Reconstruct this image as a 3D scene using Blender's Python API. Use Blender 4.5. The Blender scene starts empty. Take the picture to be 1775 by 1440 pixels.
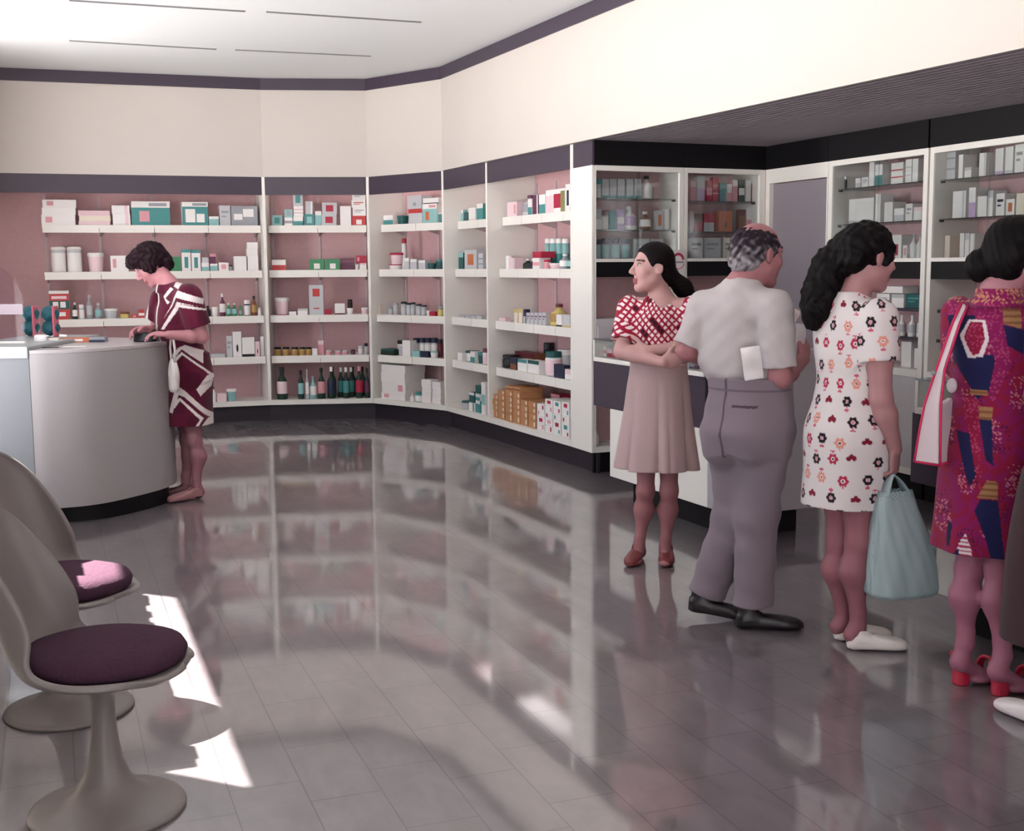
import bpy, bmesh, math, random
import numpy as np
from mathutils import Vector, Matrix
SC = bpy.context.scene
COL = SC.collection
rng = random.Random(7)
# ------------------------------------------------------------------ camera
F_PX = 2130.0
TH = math.atan(260 / F_PX); PH = math.radians(.456); EYE = 1.45
cF = np.array([0, math.cos(TH), -math.sin(TH)]); _U = np.array([0, math.sin(TH), math.cos(TH)])
cR = np.array([1., 0, 0]) * math.cos(PH) - _U * math.sin(PH); cU = _U * math.cos(PH) + np.array([1., 0, 0]) * math.sin(PH)
cC = np.array([0, 0, EYE])
cam = bpy.data.cameras.new('camera'); cam.sensor_width = 36; cam.lens = 36 * F_PX / 1775; cam.clip_start = .05
camo = bpy.data.objects.new('camera', cam); COL.objects.link(camo)
camo.matrix_world = Matrix(((cR[0], cU[0], -cF[0], 0), (cR[1], cU[1], -cF[1], 0), (cR[2], cU[2], -cF[2], EYE), (0, 0, 0, 1)))
SC.camera = camo
SC.view_settings.view_transform = 'Standard'; SC.view_settings.look = 'None'
SC.view_settings.gamma = 1.0; SC.view_settings.use_curve_mapping = False
SC.view_settings.exposure = 0.8
# ------------------------------------------------------------------ room axes (plan): e1 runs along the side walls towards the street, e2 across
AX = math.radians(-69.5)
e1 = np.array([math.cos(AX), math.sin(AX)]); e2 = np.array([-math.sin(AX), math.cos(AX)])
def RM(a, b): return e1 * a + e2 * b
# ------------------------------------------------------------------ daylight: sky through the shop windows, sun from the left
W_ = bpy.data.worlds.new('sky'); SC.world = W_; W_.use_nodes = True
bg = W_.node_tree.nodes['Background']; bg.inputs[1].default_value = 1.0
_tc = W_.node_tree.nodes.new('ShaderNodeTexCoord'); _sx = W_.node_tree.nodes.new('ShaderNodeSeparateXYZ'); _cr = W_.node_tree.nodes.new('ShaderNodeValToRGB')
_mr = W_.node_tree.nodes.new('ShaderNodeMapRange'); _mr.inputs['From Min'].default_value = -1; _mr.inputs['From Max'].default_value = 1
for _a, _b in ((_tc.outputs['Generated'], _sx.inputs[0]), (_sx.outputs['Z'], _mr.inputs['Value']), (_mr.outputs[0], _cr.inputs[0]), (_cr.outputs[0], bg.inputs[0])): W_.node_tree.links.new(_a, _b)
_cr.color_ramp.elements[0].position = .47; _cr.color_ramp.elements[0].color = (15, 14.5, 14.2, 1)      # sunlit street
_cr.color_ramp.elements[1].position = .53; _cr.color_ramp.elements[1].color = (2.6, 2.85, 3.2, 1)       # hazy bright sky
SUN_EL = math.radians(50); sd = np.array([.923 * math.cos(SUN_EL), -.385 * math.cos(SUN_EL), -math.sin(SUN_EL)])
sun = bpy.data.lights.new('sun', 'SUN'); sun.energy = 36; sun.angle = math.radians(.6); sun.color = (1, .95, .86)
suno = bpy.data.objects.new('sun', sun); COL.objects.link(suno)
suno.rotation_euler = Vector(sd).to_track_quat('-Z', 'Y').to_euler()
def portal(a0, a1, b, z0, z1, along):
    l = bpy.data.lights.new('window_daylight', 'AREA'); l.shape = 'RECTANGLE'
    l.size = abs(a1 - a0); l.size_y = z1 - z0; l.cycles.is_portal = True
    o = bpy.data.objects.new('window_daylight', l); COL.objects.link(o)
    c = RM((a0 + a1) / 2, b) if along == 1 else RM(b, (a0 + a1) / 2)
    nrm = e2 if along == 1 else -e1
    o.location = (c[0], c[1], (z0 + z1) / 2)
    o.rotation_euler = Vector((nrm[0], nrm[1], 0)).to_track_quat('-Z', 'Z').to_euler()
LW = -.9          # left wall, e2
FW = 2.6           # street front behind the camera, e1
LWIN = [(-9.95, -9.3, .1, 2.95), (-6.96, -4.63, .12, 2.54), (.6, 2.3, .12, 2.2)]
for a0, a1, z0, z1 in LWIN: portal(a0, a1, LW - .02, z0, z1, 1)
FWIN = [(-.8, .0, .1, 2.7)]
for b0, b1, z0, z1 in FWIN: portal(b0, b1, FW + .02, z0, z1, 2)
# ------------------------------------------------------------------ helpers
def s2l(c):
    c = c / 255.
    return c / 12.92 if c <= .04045 else ((c + .055) / 1.055) ** 2.4
def rgb(r, g, b): return (s2l(r), s2l(g), s2l(b), 1)
MATS = {}
def mat(name, col, rough=.5, spec=.5, noise=0, nscale=8, bump=0, metal=0, coat=0, trans=0, sheen=0):
    if name in MATS: return MATS[name]
    m = bpy.data.materials.new(name); m.use_nodes = True; nt = m.node_tree; b = nt.nodes['Principled BSDF']
    c = rgb(*col); b.inputs['Base Color'].default_value = c; b.inputs['Roughness'].default_value = rough
    b.inputs['Specular IOR Level'].default_value = spec; b.inputs['Metallic'].default_value = metal
    if coat: b.inputs['Coat Weight'].default_value = coat
    if sheen: b.inputs['Sheen Weight'].default_value = sheen
    if trans: b.inputs['Transmission Weight'].default_value = trans
    if noise or bump:
        tc = nt.nodes.new('ShaderNodeTexCoord'); n = nt.nodes.new('ShaderNodeTexNoise'); n.inputs['Scale'].default_value = nscale; n.inputs['Detail'].default_value = 5
        nt.links.new(tc.outputs['Object'], n.inputs['Vector'])
        if noise:
            mx = nt.nodes.new('ShaderNodeMix'); mx.data_type = 'RGBA'
            mx.inputs[6].default_value = tuple(x * (1 - noise) for x in c[:3]) + (1,); mx.inputs[7].default_value = tuple(min(1, x * (1 + noise)) for x in c[:3]) + (1,)
            nt.links.new(n.outputs['Fac'], mx.inputs[0]); nt.links.new(mx.outputs[2], b.inputs['Base Color'])
        if bump:
            bp = nt.nodes.new('ShaderNodeBump'); bp.inputs['Strength'].default_value = bump; bp.inputs['Distance'].default_value = .01
            nt.links.new(n.outputs['Fac'], bp.inputs['Height']); nt.links.new(bp.outputs[0], b.inputs['Normal'])
    MATS[name] = m; return m
def vcmat(name, rough=.8, spec=.3, sheen=0, bump=0, bscale=300):
    if name in MATS: return MATS[name]
    m = bpy.data.materials.new(name); m.use_nodes = True; nt = m.node_tree; b = nt.nodes['Principled BSDF']
    a = nt.nodes.new('ShaderNodeAttribute'); a.attribute_name = 'col'; nt.links.new(a.outputs['Color'], b.inputs['Base Color'])
    b.inputs['Roughness'].default_value = rough; b.inputs['Specular IOR Level'].default_value = spec
    if sheen: b.inputs['Sheen Weight'].default_value = sheen
    if bump:
        tc = nt.nodes.new('ShaderNodeTexCoord'); n = nt.nodes.new('ShaderNodeTexNoise'); n.inputs['Scale'].default_value = bscale
        bp = nt.nodes.new('ShaderNodeBump'); bp.inputs['Strength'].default_value = bump; bp.inputs['Distance'].default_value = .004
        nt.links.new(tc.outputs['Object'], n.inputs['Vector']); nt.links.new(n.outputs['Fac'], bp.inputs['Height']); nt.links.new(bp.outputs[0], b.inputs['Normal'])
    MATS[name] = m; return m
def glassmat(name, tint=(235, 240, 240), refl=.12):
    if name in MATS: return MATS[name]
    m = bpy.data.materials.new(name); m.use_nodes = True; nt = m.node_tree
    for n in list(nt.nodes):
        if n.type == 'BSDF_PRINCIPLED': nt.nodes.remove(n)
    out = nt.nodes['Material Output']; t = nt.nodes.new('ShaderNodeBsdfTransparent'); t.inputs[0].default_value = rgb(*tint)
    g = nt.nodes.new('ShaderNodeBsdfGlossy'); g.inputs['Roughness'].default_value = .03
    fr = nt.nodes.new('ShaderNodeLayerWeight'); fr.inputs[0].default_value = .5
    pw = nt.nodes.new('ShaderNodeMath'); pw.operation = 'POWER'; pw.inputs[1].default_value = 3.5
    ma = nt.nodes.new('ShaderNodeMath'); ma.operation = 'MULTIPLY_ADD'; ma.inputs[1].default_value = .55; ma.inputs[2].default_value = .03 + refl; ma.use_clamp = True
    nt.links.new(fr.outputs['Facing'], pw.inputs[0])
    mx = nt.nodes.new('ShaderNodeMixShader'); nt.links.new(pw.outputs[0], ma.inputs[0]); nt.links.new(ma.outputs[0], mx.inputs[0])
    nt.links.new(t.outputs[0], mx.inputs[1]); nt.links.new(g.outputs[0], mx.inputs[2]); nt.links.new(mx.outputs[0], out.inputs[0])
    MATS[name] = m; return m
def tag(o, label=None, cat=None, group=None, kind=None):
    if label: o['label'] = label
    if cat: o['category'] = cat
    if group: o['group'] = group
    if kind: o['kind'] = kind
    return o
def empty(name, loc, rz=0):
    o = bpy.data.objects.new(name, None); COL.objects.link(o); o.location = loc; o.rotation_euler = (0, 0, rz); o.empty_display_size = .1
    return o
class MB:
    "collects polygons, then links them as ONE mesh object"
    def __init__(s): s.v = []; s.f = []; s.m = []
    def quad(s, pts, mi=0):
        i = len(s.v); s.v += [tuple(p) for p in pts]; s.f.append(tuple(range(i, i + len(pts)))); s.m.append(mi); return s
    def box(s, x0, y0, z0, x1, y1, z1, mi=0):
        i = len(s.v)
        s.v += [(x0, y0, z0), (x1, y0, z0), (x1, y1, z0), (x0, y1, z0), (x0, y0, z1), (x1, y0, z1), (x1, y1, z1), (x0, y1, z1)]
        for f in ((0, 3, 2, 1), (4, 5, 6, 7), (0, 1, 5, 4), (1, 2, 6, 5), (2, 3, 7, 6), (3, 0, 4, 7)): s.f.append(tuple(i + k for k in f)); s.m.append(mi)
        return s
    def prism(s, pts, z0, z1, mi=0, cap=True):
        "closed plan outline (counter-clockwise) raised from z0 to z1"
        i = len(s.v); n = len(pts)
        s.v += [(p[0], p[1], z0) for p in pts] + [(p[0], p[1], z1) for p in pts]
        for k in range(n):
            q = (k + 1) % n; s.f.append((i + k, i + q, i + n + q, i + n + k)); s.m.append(mi)
        if cap:
            s.f.append(tuple(i + k for k in reversed(range(n)))); s.m.append(mi); s.f.append(tuple(i + n + k for k in range(n))); s.m.append(mi)
        return s
    def lathe(s, prof, n=16, c=(0, 0, 0), mis=None, cap=True):
        i = len(s.v)
        for r, z in prof:
            for k in range(n):
                a = 2 * math.pi * k / n; s.v.append((c[0] + r * math.cos(a), c[1] + r * math.sin(a), c[2] + z))
        for j in range(len(prof) - 1):
            for k in range(n):
                q = (k + 1) % n; s.f.append((i + j * n + k, i + j * n + q, i + (j + 1) * n + q, i + (j + 1) * n + k)); s.m.append(mis[j] if mis else 0)
        if cap:
            s.f.append(tuple(i + k for k in reversed(range(n)))); s.m.append(mis[0] if mis else 0)
            b = i + (len(prof) - 1) * n; s.f.append(tuple(b + k for k in range(n))); s.m.append(mis[-1] if mis else 0)
        return s
    def tube(s, pts, r, n=8, mi=0):
        "round bar along a polyline"
        i = len(s.v); P = [Vector(p) for p in pts]; rr = r if isinstance(r, (list, tuple)) else [r] * len(P)
        t0 = (P[1] - P[0]).normalized(); up = Vector((0, 0, 1)) if abs(t0.z) < .9 else Vector((1, 0, 0))
        for j, p in enumerate(P):
            t = (P[min(j + 1, len(P) - 1)] - P[max(j - 1, 0)]).normalized(); a = t.cross(up).normalized(); b = a.cross(t)
            for k in range(n):
                w = 2 * math.pi * k / n; q = p + (a * math.cos(w) + b * math.sin(w)) * rr[j]; s.v.append(tuple(q))
        for j in range(len(P) - 1):
            for k in range(n):
                q = (k + 1) % n; s.f.append((i + j * n + k, i + j * n + q, i + (j + 1) * n + q, i + (j + 1) * n + k)); s.m.append(mi)
        s.f.append(tuple(i + k for k in reversed(range(n)))); s.m.append(mi); b = i + (len(P) - 1) * n; s.f.append(tuple(b + k for k in range(n))); s.m.append(mi)
        return s
    def build(s, name, mats, parent=None, loc=None, rz=0, smooth=False, bevel=0, bseg=2):
        me = bpy.data.meshes.new(name); me.from_pydata(s.v, [], s.f)
        for m in (mats if isinstance(mats, (list, tuple)) else [mats]): me.materials.append(m)
        me.polygons.foreach_set('material_index', s.m)
        bm = bmesh.new(); bm.from_mesh(me); bmesh.ops.recalc_face_normals(bm, faces=bm.faces); bm.to_mesh(me); bm.free()
        if smooth: me.shade_smooth() if smooth is True else None
        me.update(); o = bpy.data.objects.new(name, me); COL.objects.link(o)
        if parent: o.parent = parent
        if loc is not None: o.location = loc; o.rotation_euler = (0, 0, rz)
        if bevel:
            b = o.modifiers.new('bevel', 'BEVEL'); b.width = bevel; b.segments = bseg; b.limit_method = 'ANGLE'; b.harden_normals = False
        return o
def struct(o): o['kind'] = 'structure'; return o
def ray(x, y): return cF + cR * (x - 887.5) / F_PX - cU * (y - 720) / F_PX
def at_z(x, y, z): r = ray(x, y); t = (z - EYE) / r[2]; return cC + t * r
def at_y(x, y, d): r = ray(x, y); return cC + r * d / r[1]
def on_plane(x, y, p, q):
    "point of a vertical plane (plan points p, q) seen at a photo point -> (run along it, height)"
    r = ray(x, y); e = (q - p) / np.linalg.norm(q - p)
    t, u = np.linalg.solve(np.array([[r[0], -e[0]], [r[1], -e[1]]]), p - cC[:2]); return u, EYE + t * r[2]
# ------------------------------------------------------------------ materials of the place
M_white = mat('white_laminate', (232, 228, 222), .45, .4, noise=.03, nscale=3)
M_wall = mat('cream_paint', (197, 189, 183), .7, .3, noise=.03, nscale=2)
M_ceil = mat('ceiling_paint', (216, 217, 218), .8, .2)
M_dark = mat('dark_plum_laminate', (62, 52, 66), .45, .4, noise=.08, nscale=5)
M_pink = mat('dusty_pink_panel', (198, 160, 163), .8, .2, noise=.08, nscale=30)
M_grey = mat('grey_laminate', (200, 194, 198), .5, .4)
M_kick = mat('dark_plinth', (40, 33, 42), .5, .4)
M_metal = mat('grey_metal', (150, 150, 152), .35, .5, metal=.7)
M_soffit = mat('grey_slats', (126, 116, 124), .6, .3)
M_black = mat('black_laminate', (9, 7, 11), .5, .25)
M_rail = mat('dull_rail', (190, 172, 176), .6, .3)
M_glass = glassmat('clear_glass', (246, 248, 248), .02)
M_shelfglass = glassmat('shelf_glass', (205, 216, 216), .1)
# floor: polished mottled tile, 20 cm strips running to the street
def floor_mat():
    m = bpy.data.materials.new('polished_mottled_tile'); m.use_nodes = True; nt = m.node_tree; b = nt.nodes['Principled BSDF']; L = nt.links
    tc = nt.nodes.new('ShaderNodeTexCoord'); mp = nt.nodes.new('ShaderNodeMapping'); mp.inputs['Rotation'].default_value = (0, 0, -AX); L.new(tc.outputs['Object'], mp.inputs['Vector'])
    br = nt.nodes.new('ShaderNodeTexBrick'); L.new(mp.outputs[0], br.inputs['Vector'])
    br.inputs['Scale'].default_value = 1; br.inputs['Brick Width'].default_value = .4; br.inputs['Row Height'].default_value = .2; br.inputs['Mortar Size'].default_value = .0022
    br.inputs['Mortar Smooth'].default_value = .3; br.offset = .37
    br.inputs['Color1'].default_value = (.96, .96, .96, 1); br.inputs['Color2'].default_value = (1.03, 1.03, 1.03, 1); br.inputs['Mortar'].default_value = (.5, .5, .5, 1)
    n1 = nt.nodes.new('ShaderNodeTexNoise'); n1.inputs['Scale'].default_value = 3.2; n1.inputs['Detail'].default_value = 8; n1.inputs['Roughness'].default_value = .62; n1.inputs['Distortion'].default_value = .3
    mp2 = nt.nodes.new('ShaderNodeMapping'); mp2.inputs['Scale'].default_value = (1, 2.4, 1); L.new(mp.outputs[0], mp2.inputs['Vector']); L.new(mp2.outputs[0], n1.inputs['Vector'])
    cr = nt.nodes.new('ShaderNodeValToRGB'); cr.color_ramp.elements[0].position = .3; cr.color_ramp.elements[0].color = rgb(94, 87, 92); cr.color_ramp.elements[1].position = .72; cr.color_ramp.elements[1].color = rgb(118, 110, 115)
    L.new(n1.outputs['Fac'], cr.inputs[0])
    mx = nt.nodes.new('ShaderNodeMix'); mx.data_type = 'RGBA'; mx.blend_type = 'MULTIPLY'; mx.inputs[0].default_value = 1
    L.new(cr.outputs[0], mx.inputs[6]); L.new(br.outputs[0], mx.inputs[7]); L.new(mx.outputs[2], b.inputs['Base Color'])
    n2 = nt.nodes.new('ShaderNodeTexNoise'); n2.inputs['Scale'].default_value = 2.2; n2.inputs['Detail'].default_value = 3; L.new(mp.outputs[0], n2.inputs['Vector'])
    mr = nt.nodes.new('ShaderNodeMapRange'); mr.inputs['To Min'].default_value = .05; mr.inputs['To Max'].default_value = .075; L.new(n2.outputs['Fac'], mr.inputs['Value']); L.new(mr.outputs[0], b.inputs['Coat Roughness'])
    b.inputs['Roughness'].default_value = .36; b.inputs['Specular IOR Level'].default_value = .5; b.inputs['Coat Weight'].default_value = 1.0; b.inputs['Coat IOR'].default_value = 1.85
    pass
    return m
ZC, ZT, ZB, Z0 = 3.18, 2.285, 2.12, .15     # ceiling, top and foot of the dark fascia, foot of the shelving
pL = np.array((-4.40, 10.9)); pA = np.array((-2.30, 11.62)); pB = np.array((-1.34, 11.72)); pC = np.array((-.60, 11.05)); pD = np.array((-.197, 10.18)); pE = np.array((.427, 8.76)); pF = np.array((.552, 8.45))
pL2 = pL + (pL - pA) / np.linalg.norm(pL - pA) * 1.6
pG = pF + np.array((.914, .407)) / np.linalg.norm((.914, .407)) * 1.42
def unit(v): return v / np.linalg.norm(v)
def nrm(p, q): d = unit(q - p); return np.array((-d[1], d[0]))
dR = unit(np.array((.9, -2.35))); nR = np.array((-dR[1], dR[0]))     # right wall run, and its depth direction
dD = unit(pF - pD)
pH = pG + dR * 9.0; pK = pF + dD * 9.6         # right wall end, bulkhead end (both behind the camera)
# floor, ceiling
fl = [RM(-13.2, LW - .2), RM(FW + .3, LW - .2), RM(FW + .3, 6.6), RM(-13.2, 6.6)]
struct(MB().prism(fl, -.12, 0).build('floor', floor_mat()))
struct(MB().prism(fl, ZC, ZC + .12).build('ceiling', M_ceil))
def slab(mb, p, q, z0, z1, t, mi=0):
    "vertical slab whose room face runs p -> q, thickness t away from the room"
    n = nrm(p, q) * t; mb.prism([p, q, q + n, p + n], z0, z1, mi); return mb
# left wall with its windows, street front with shop windows
def pierced(name, wins, axis, c, lo, hi, thick):
    mb = MB(); edge = sorted(wins); cur = lo
    def blk(a0, a1, z0, z1):
        if a1 - a0 < 1e-4 or z1 - z0 < 1e-4: return
        P = [RM(a0, c), RM(a1, c), RM(a1, c - thick), RM(a0, c - thick)] if axis == 1 else [RM(c, a0), RM(c, a1), RM(c + thick, a1), RM(c + thick, a0)]
        mb.prism(P, z0, z1)
    for a0, a1, z0, z1 in edge: blk(cur, a0, 0, ZC); blk(a0, a1, 0, z0); blk(a0, a1, z1, ZC); cur = a1
    blk(cur, hi, 0, ZC); return struct(mb.build(name, M_wall))
pierced('wall_left', LWIN, 1, LW, -13.2, FW + .2, .2)
pierced('wall_front', FWIN, 2, FW, LW - .1, 6.6, .2)
def wframe(nm, a0, a1, z0, z1, c, axis):
    mb = MB(); w = .05; P = lambda a, k: (RM(a, c - k) if axis == 1 else RM(c + k, a))
    def bar(x0, x1, y0, y1): mb.prism([P(x0, .06), P(x1, .06), P(x1, .12), P(x0, .12)], y0, y1)
    bar(a0, a0 + w, z0, z1); bar(a1 - w, a1, z0, z1); bar(a0, a1, z0, z0 + w); bar(a0, a1, z1 - w, z1)
    struct(mb.build(nm, M_metal))
for k, w in enumerate(LWIN): wframe('window_%d' % (k + 1), *w, LW, 1)
for k, w in enumerate(FWIN): wframe('window_%d' % (k + 4), *w, FW, 2)
# outer shell behind the shelving
mb = MB(); slab(mb, RM(-13, LW), RM(-13, 6.4), 0, ZC, .15); struct(mb.build('wall_back', M_pink))
mb = MB(); slab(mb, pG + nR * .42 - dR * 3.2, pH + nR * .42, 0, ZC, .15); struct(mb.build('wall_right', M_pink))
# cream panels above the shelving and the bulkhead over the dispensary
mb = MB(); T = .06
for p, q in ((pL2, pA), (pA, pB), (pB, pC), (pC, pK)): slab(mb, p, q, ZT if q is not pK else ZT + .003, ZC, T)
struct(mb.build('wall_upper', M_wall))
# dark ceiling band
mb = MB(); chain = [pL2, pA, pB, pC, pK]
for p, q in zip(chain, chain[1:]):
    n = nrm(p, q) * -.012; mb.prism([p + n, q + n, q, p], ZC - .105, ZC - .001)
struct(mb.build('trim_1', M_dark))
# slatted soffit over the dispensary (ribs run along the bulkhead)
mb = MB(); nd = nrm(pF, pK); N = 46; Wd = 2.6
for k in range(N):
    o0 = nd * (.001 + Wd * k / N); o1 = nd * (.001 + Wd * (k + .82) / N); o2 = nd * (.001 + Wd * (k + 1) / N); z = ZT + .0015
    a, b = pF - dD * .02, pK
    mb.quad([(*(a + o0), z), (*(b + o0), z), (*(b + o1), z), (*(a + o1), z)]); mb.quad([(*(a + o1), z), (*(b + o1), z), (*(b + o1), z + .018), (*(a + o1), z + .018)])
    mb.quad([(*(a + o1), z + .018), (*(b + o1), z + .018), (*(b + o2), z + .018), (*(a + o2), z + .018)]); mb.quad([(*(a + o2), z + .018), (*(b + o2), z + .018), (*(b + o2), z), (*(a + o2), z)])
so = struct(mb.build('trim_2', M_soffit))
# ceiling air slots
for k, (a, b) in enumerate((((-2.848, 8.235), (-1.791, 8.622)), ((-1.651, 8.646), (-.626, 9.047)), ((-3.354, 9.653), (-2.333, 10.077)), ((-2.189, 10.11), (-1.144, 10.459)))):
    a, b = np.array(a), np.array(b); n = nrm(a, b) * .016; m_ = (a + b) / 2
    t = empty('ceiling_air_slot', (*m_, ZC))
    tag(t, ('left-hand narrow dark air slot in the ceiling, nearer row', 'right-hand narrow dark air slot in the ceiling, nearer row', 'left-hand narrow dark air slot in the ceiling, farther row', 'right-hand narrow dark air slot in the ceiling, farther row')[k], 'air vent', 'ceiling air slots')
    f = MB()
    for s in (-1, 1): f.prism([p - m_ for p in ([a + n * s * .55, b + n * s * .55, b + n * s, a + n * s] if s > 0 else [a - n, b - n, b - n * .55, a - n * .55])], -.005, .0)
    f.build('slot_frame', M_metal, t)
    MB().prism([p - m_ for p in (a - n * .55, b - n * .55, b + n * .55, a + n * .55)], -.002, .0).build('slot_opening', M_black, t)
# ------------------------------------------------------------------ built-in open shelving
SHZ = [1.84, 1.42, .995, .61]        # top of the four shelves
BAYS = {}
def local(o, p, q):
    d = unit(q - p); o.location = (*p, 0); o.rotation_euler = (0, 0, math.atan2(d[1], d[0])); return o
def open_bay(key, p, q, label, fronts, nseg, depth=.44, left_panel=True, right_panel=True, sh0=.02, post=.028):
    "x runs along the front, y into the wall"
    W = np.linalg.norm(q - p); t = local(empty('open_shelving_bay', (0, 0, 0)), p, q); tag(t, label, 'shelving', 'built-in open shelving bays')
    MB().box(0, depth, Z0, W, depth + .02, ZT).build('back_panel', M_pink, t)
    if left_panel: MB().box(-post / 2, 0, Z0, post / 2, depth, ZT).build('side_panel', M_white, t, bevel=.002)
    if right_panel: MB().box(W - post / 2, 0, Z0, W + post / 2, depth, ZT).build('side_panel', M_white, t, bevel=.002)
    MB().box(post / 2, .004, ZB, W - post / 2, .024, ZT).build('fascia_board', M_dark, t)
    MB().box(post / 2, .004, Z0, W - post / 2, depth, Z0 + .045).build('base_board', M_white, t)
    MB().box(-.03, .06, 0, W + .03, .08, Z0).build('plinth', M_kick, t)
    for k, z in enumerate(SHZ):
        s = MB().box(sh0, fronts[k], z - .022, W - .02, depth - .005, z).build('shelf', M_white, t)
        seg = (W - .02 - sh0) / nseg
        for j in range(nseg): MB().box(sh0 + seg * j + .0025, fronts[k] - .006, z - .066, sh0 + seg * (j + 1) - .0025, fronts[k], z + .003).build('price_rail', M_white, s)
    nup = nseg + 1
    for j in range(nup):
        x = sh0 + .02 + (W - .02 - sh0 - .04) * j / nseg
        u = MB().box(x - .012, depth - .012, Z0 + .05, x + .012, depth - .0005, ZB).build('slotted_upright', M_rail, t)
        for k, z in enumerate(SHZ):
            MB().prism([(0, 0), (.0, .075), (-.2, .02), (-.2, 0)], -.006, .006).build('bracket', M_rail, u)
            b = u.children[-1]; b.rotation_euler = (math.pi / 2, 0, math.pi / 2); b.rotation_euler = (math.pi / 2, math.pi, -math.pi / 2)
            b.matrix_local = Matrix(((0, 0, 1, x), (1, 0, 0, depth - .013), (0, -1, 0, z - .0225), (0, 0, 0, 1)))
    BAYS[key] = (p, q, fronts, depth, W); return t
open_bay('b1', pL2, pA, 'wide open shelving bay on the left behind the curved desk', [.12, .10, .08, .06], 4, left_panel=False, sh0=1.87 - .0)
open_bay('b2', pA, pB, 'open shelving bay in the middle, with green bottles at the bottom', [.14, .11, .07, .07], 2)
open_bay('b3', pB, pC, 'angled corner shelving bay with white cartons at the bottom', [.146, .11, .07, .07], 2)
open_bay('b4', pC, pD, 'narrow shelving bay between the angled corner and the wide right bay', [.14, .11, .07, .07], 2)
open_bay('b5', pD, pE, 'wide shelving bay on the right with tan cartons stacked at the bottom', [.14, .11, .07, .07], 4, left_panel=False)
# white end panel between the open shelving and the dispensary
W5 = np.linalg.norm(pF - pE); t = local(empty('end_panel_post', (0, 0, 0)), pE, pF); tag(t, 'broad white end panel where the open shelving meets the dispensary', 'end panel')
MB().box(.015, 0, Z0, W5, .02, ZB).build('panel', M_white, t, bevel=.003)
MB().box(.015, -.001, ZB, .030, .02, ZT).build('post', M_white, t)
MB().box(.030, .004, ZB, W5, .02, ZT).build('fascia_board', M_dark, t)
MB().box(-.03, .06, 0, W5 - .03, .08, Z0).build('plinth', M_kick, t)
# ------------------------------------------------------------------ dispensary cabinets (glazed) on the far and right walls
nA = nrm(pF, pG); dA = unit(pG - pF); WA = np.linalg.norm(pG - pF)
def frame_of(p, d):
    a = math.atan2(d[1], d[0]); return a
GLZ = 1.475
def glazed(name, label, p, d, u0, u1, zs, zbot, lower, depth=.34, group=None, panes=2, postl=.03, postr=.03):
    a = frame_of(p, d); w = u1 - u0; t = empty(name, (*(p + d * u0), 0), a); tag(t, label, 'cabinet', 'glass-fronted dispensary cabinets')
    MB().box(0, depth, .16, w, depth + .02, 2.275).build('back_panel', M_pink, t)
    MB().box(0, 0, 0.15, postl, depth, 2.12).build('side_panel', M_white, t, bevel=.002); MB().box(w - postr, 0, 0.15, w, depth, 2.12).build('side_panel', M_white, t, bevel=.002)
    MB().box(postl, 0, 2.085, w - postr, .03, 2.12).build('top_rail', M_white, t)
    MB().box(0, -.004, 2.12, w, .02, 2.286).build('fascia_board', M_black, t)
    MB().box(postl, .0, zbot - .022, w - postr, depth - .002, zbot).build('cabinet_floor', M_white, t)
    MB().box(postl, .004, zbot - .125, w - postr, .03, zbot - .022).build('dark_rail', M_black, t)
    for z in zs:
        s = MB().box(postl, .05, z - .007, w - postr, depth - .01, z).build('glass_shelf', M_shelfglass, t)
        for sx in (postl + .012, w - postr - .012): MB().box(sx - .012, .052, z - .018, sx + .012, .068, z - .007).build('shelf_clip', M_black, s)
    for k in range(panes):
        x0 = postl + (w - postl - postr) * k / panes; x1 = postl + (w - postl - postr) * (k + 1) / panes + (.02 if k < panes - 1 else 0)
        MB().box(x0, .012 + .01 * k, zbot + .002, x1, .017 + .01 * k, 2.084).build('sliding_glass_pane', M_glass, t)
    MB().box(0.02, .05, 0, w - .02, .07, .15).build('plinth', M_black, t)
    MB().box(postl, 0, .15, w - postr, depth - .002, .19).build('base_board', M_white, t)
    if lower == 'drawers':
        MB().box(postl, .004, .62, w - postr, depth - .002, 1.08).build('drawer_case', M_grey, t, bevel=.003)
        for k in range(2):
            f = MB().box(postl + .01 + (w - .08) * k / 2, -.008, .66, postl + (w - .08) * (k + 1) / 2, .004, 1.03).build('drawer_front', M_grey, t, bevel=.003)
    else:
        for z in (1.167, .99): MB().box(postl, .06, z - .018, w - postr, depth - .003, z).build('shelf', M_dark, t)
        MB().box(postl, 0.0, .755, w - postr, depth - .003, .80).build('shelf', M_white, t)
        MB().box(postl, .006, .19, w - postr, depth - .003, .755).build('cupboard_front', M_grey, t, bevel=.003)
    return (t, p + d * u0, d, a, depth, postl + .002, w - postr - .002)
CAB = {}
CAB['a1'] = glazed('glazed_cabinet', 'glass-fronted cabinet next to the white end panel, behind the woman with crossed arms', pF, dA, .022, .73, (1.905, 1.69), 1.49, 'drawers', postr=.035, postl=.014, depth=.28)
CAB['a2'] = glazed('glazed_cabinet', 'glass-fronted cabinet with dark red and pink packs, in the inner corner behind the man', pF, dA, .733, 1.418, (1.895, 1.68), 1.49, 'drawers', postr=.05)
def uR(px, py): return on_plane(px, py, pG, pG + dR)[0]
ur = [uR(1346, 300), uR(1436, 275), uR(1441, 275), uR(1610, 258), uR(1612, 258)]
CAB['r1'] = glazed('glazed_cabinet', 'glass-fronted cabinet of white packs behind the woman in the flowered dress', pG, dR, ur[1] + .004, ur[3] - .002, (1.935, 1.703), GLZ, 'shelves', postl=.045, postr=.04)
CAB['r2'] = glazed('glazed_cabinet', 'glass-fronted cabinet at the right, behind the woman with black hair in a bun', pG, dR, ur[4] + .004, ur[4] + .93, (1.93, 1.703), GLZ, 'shelves', postl=.035)
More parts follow.
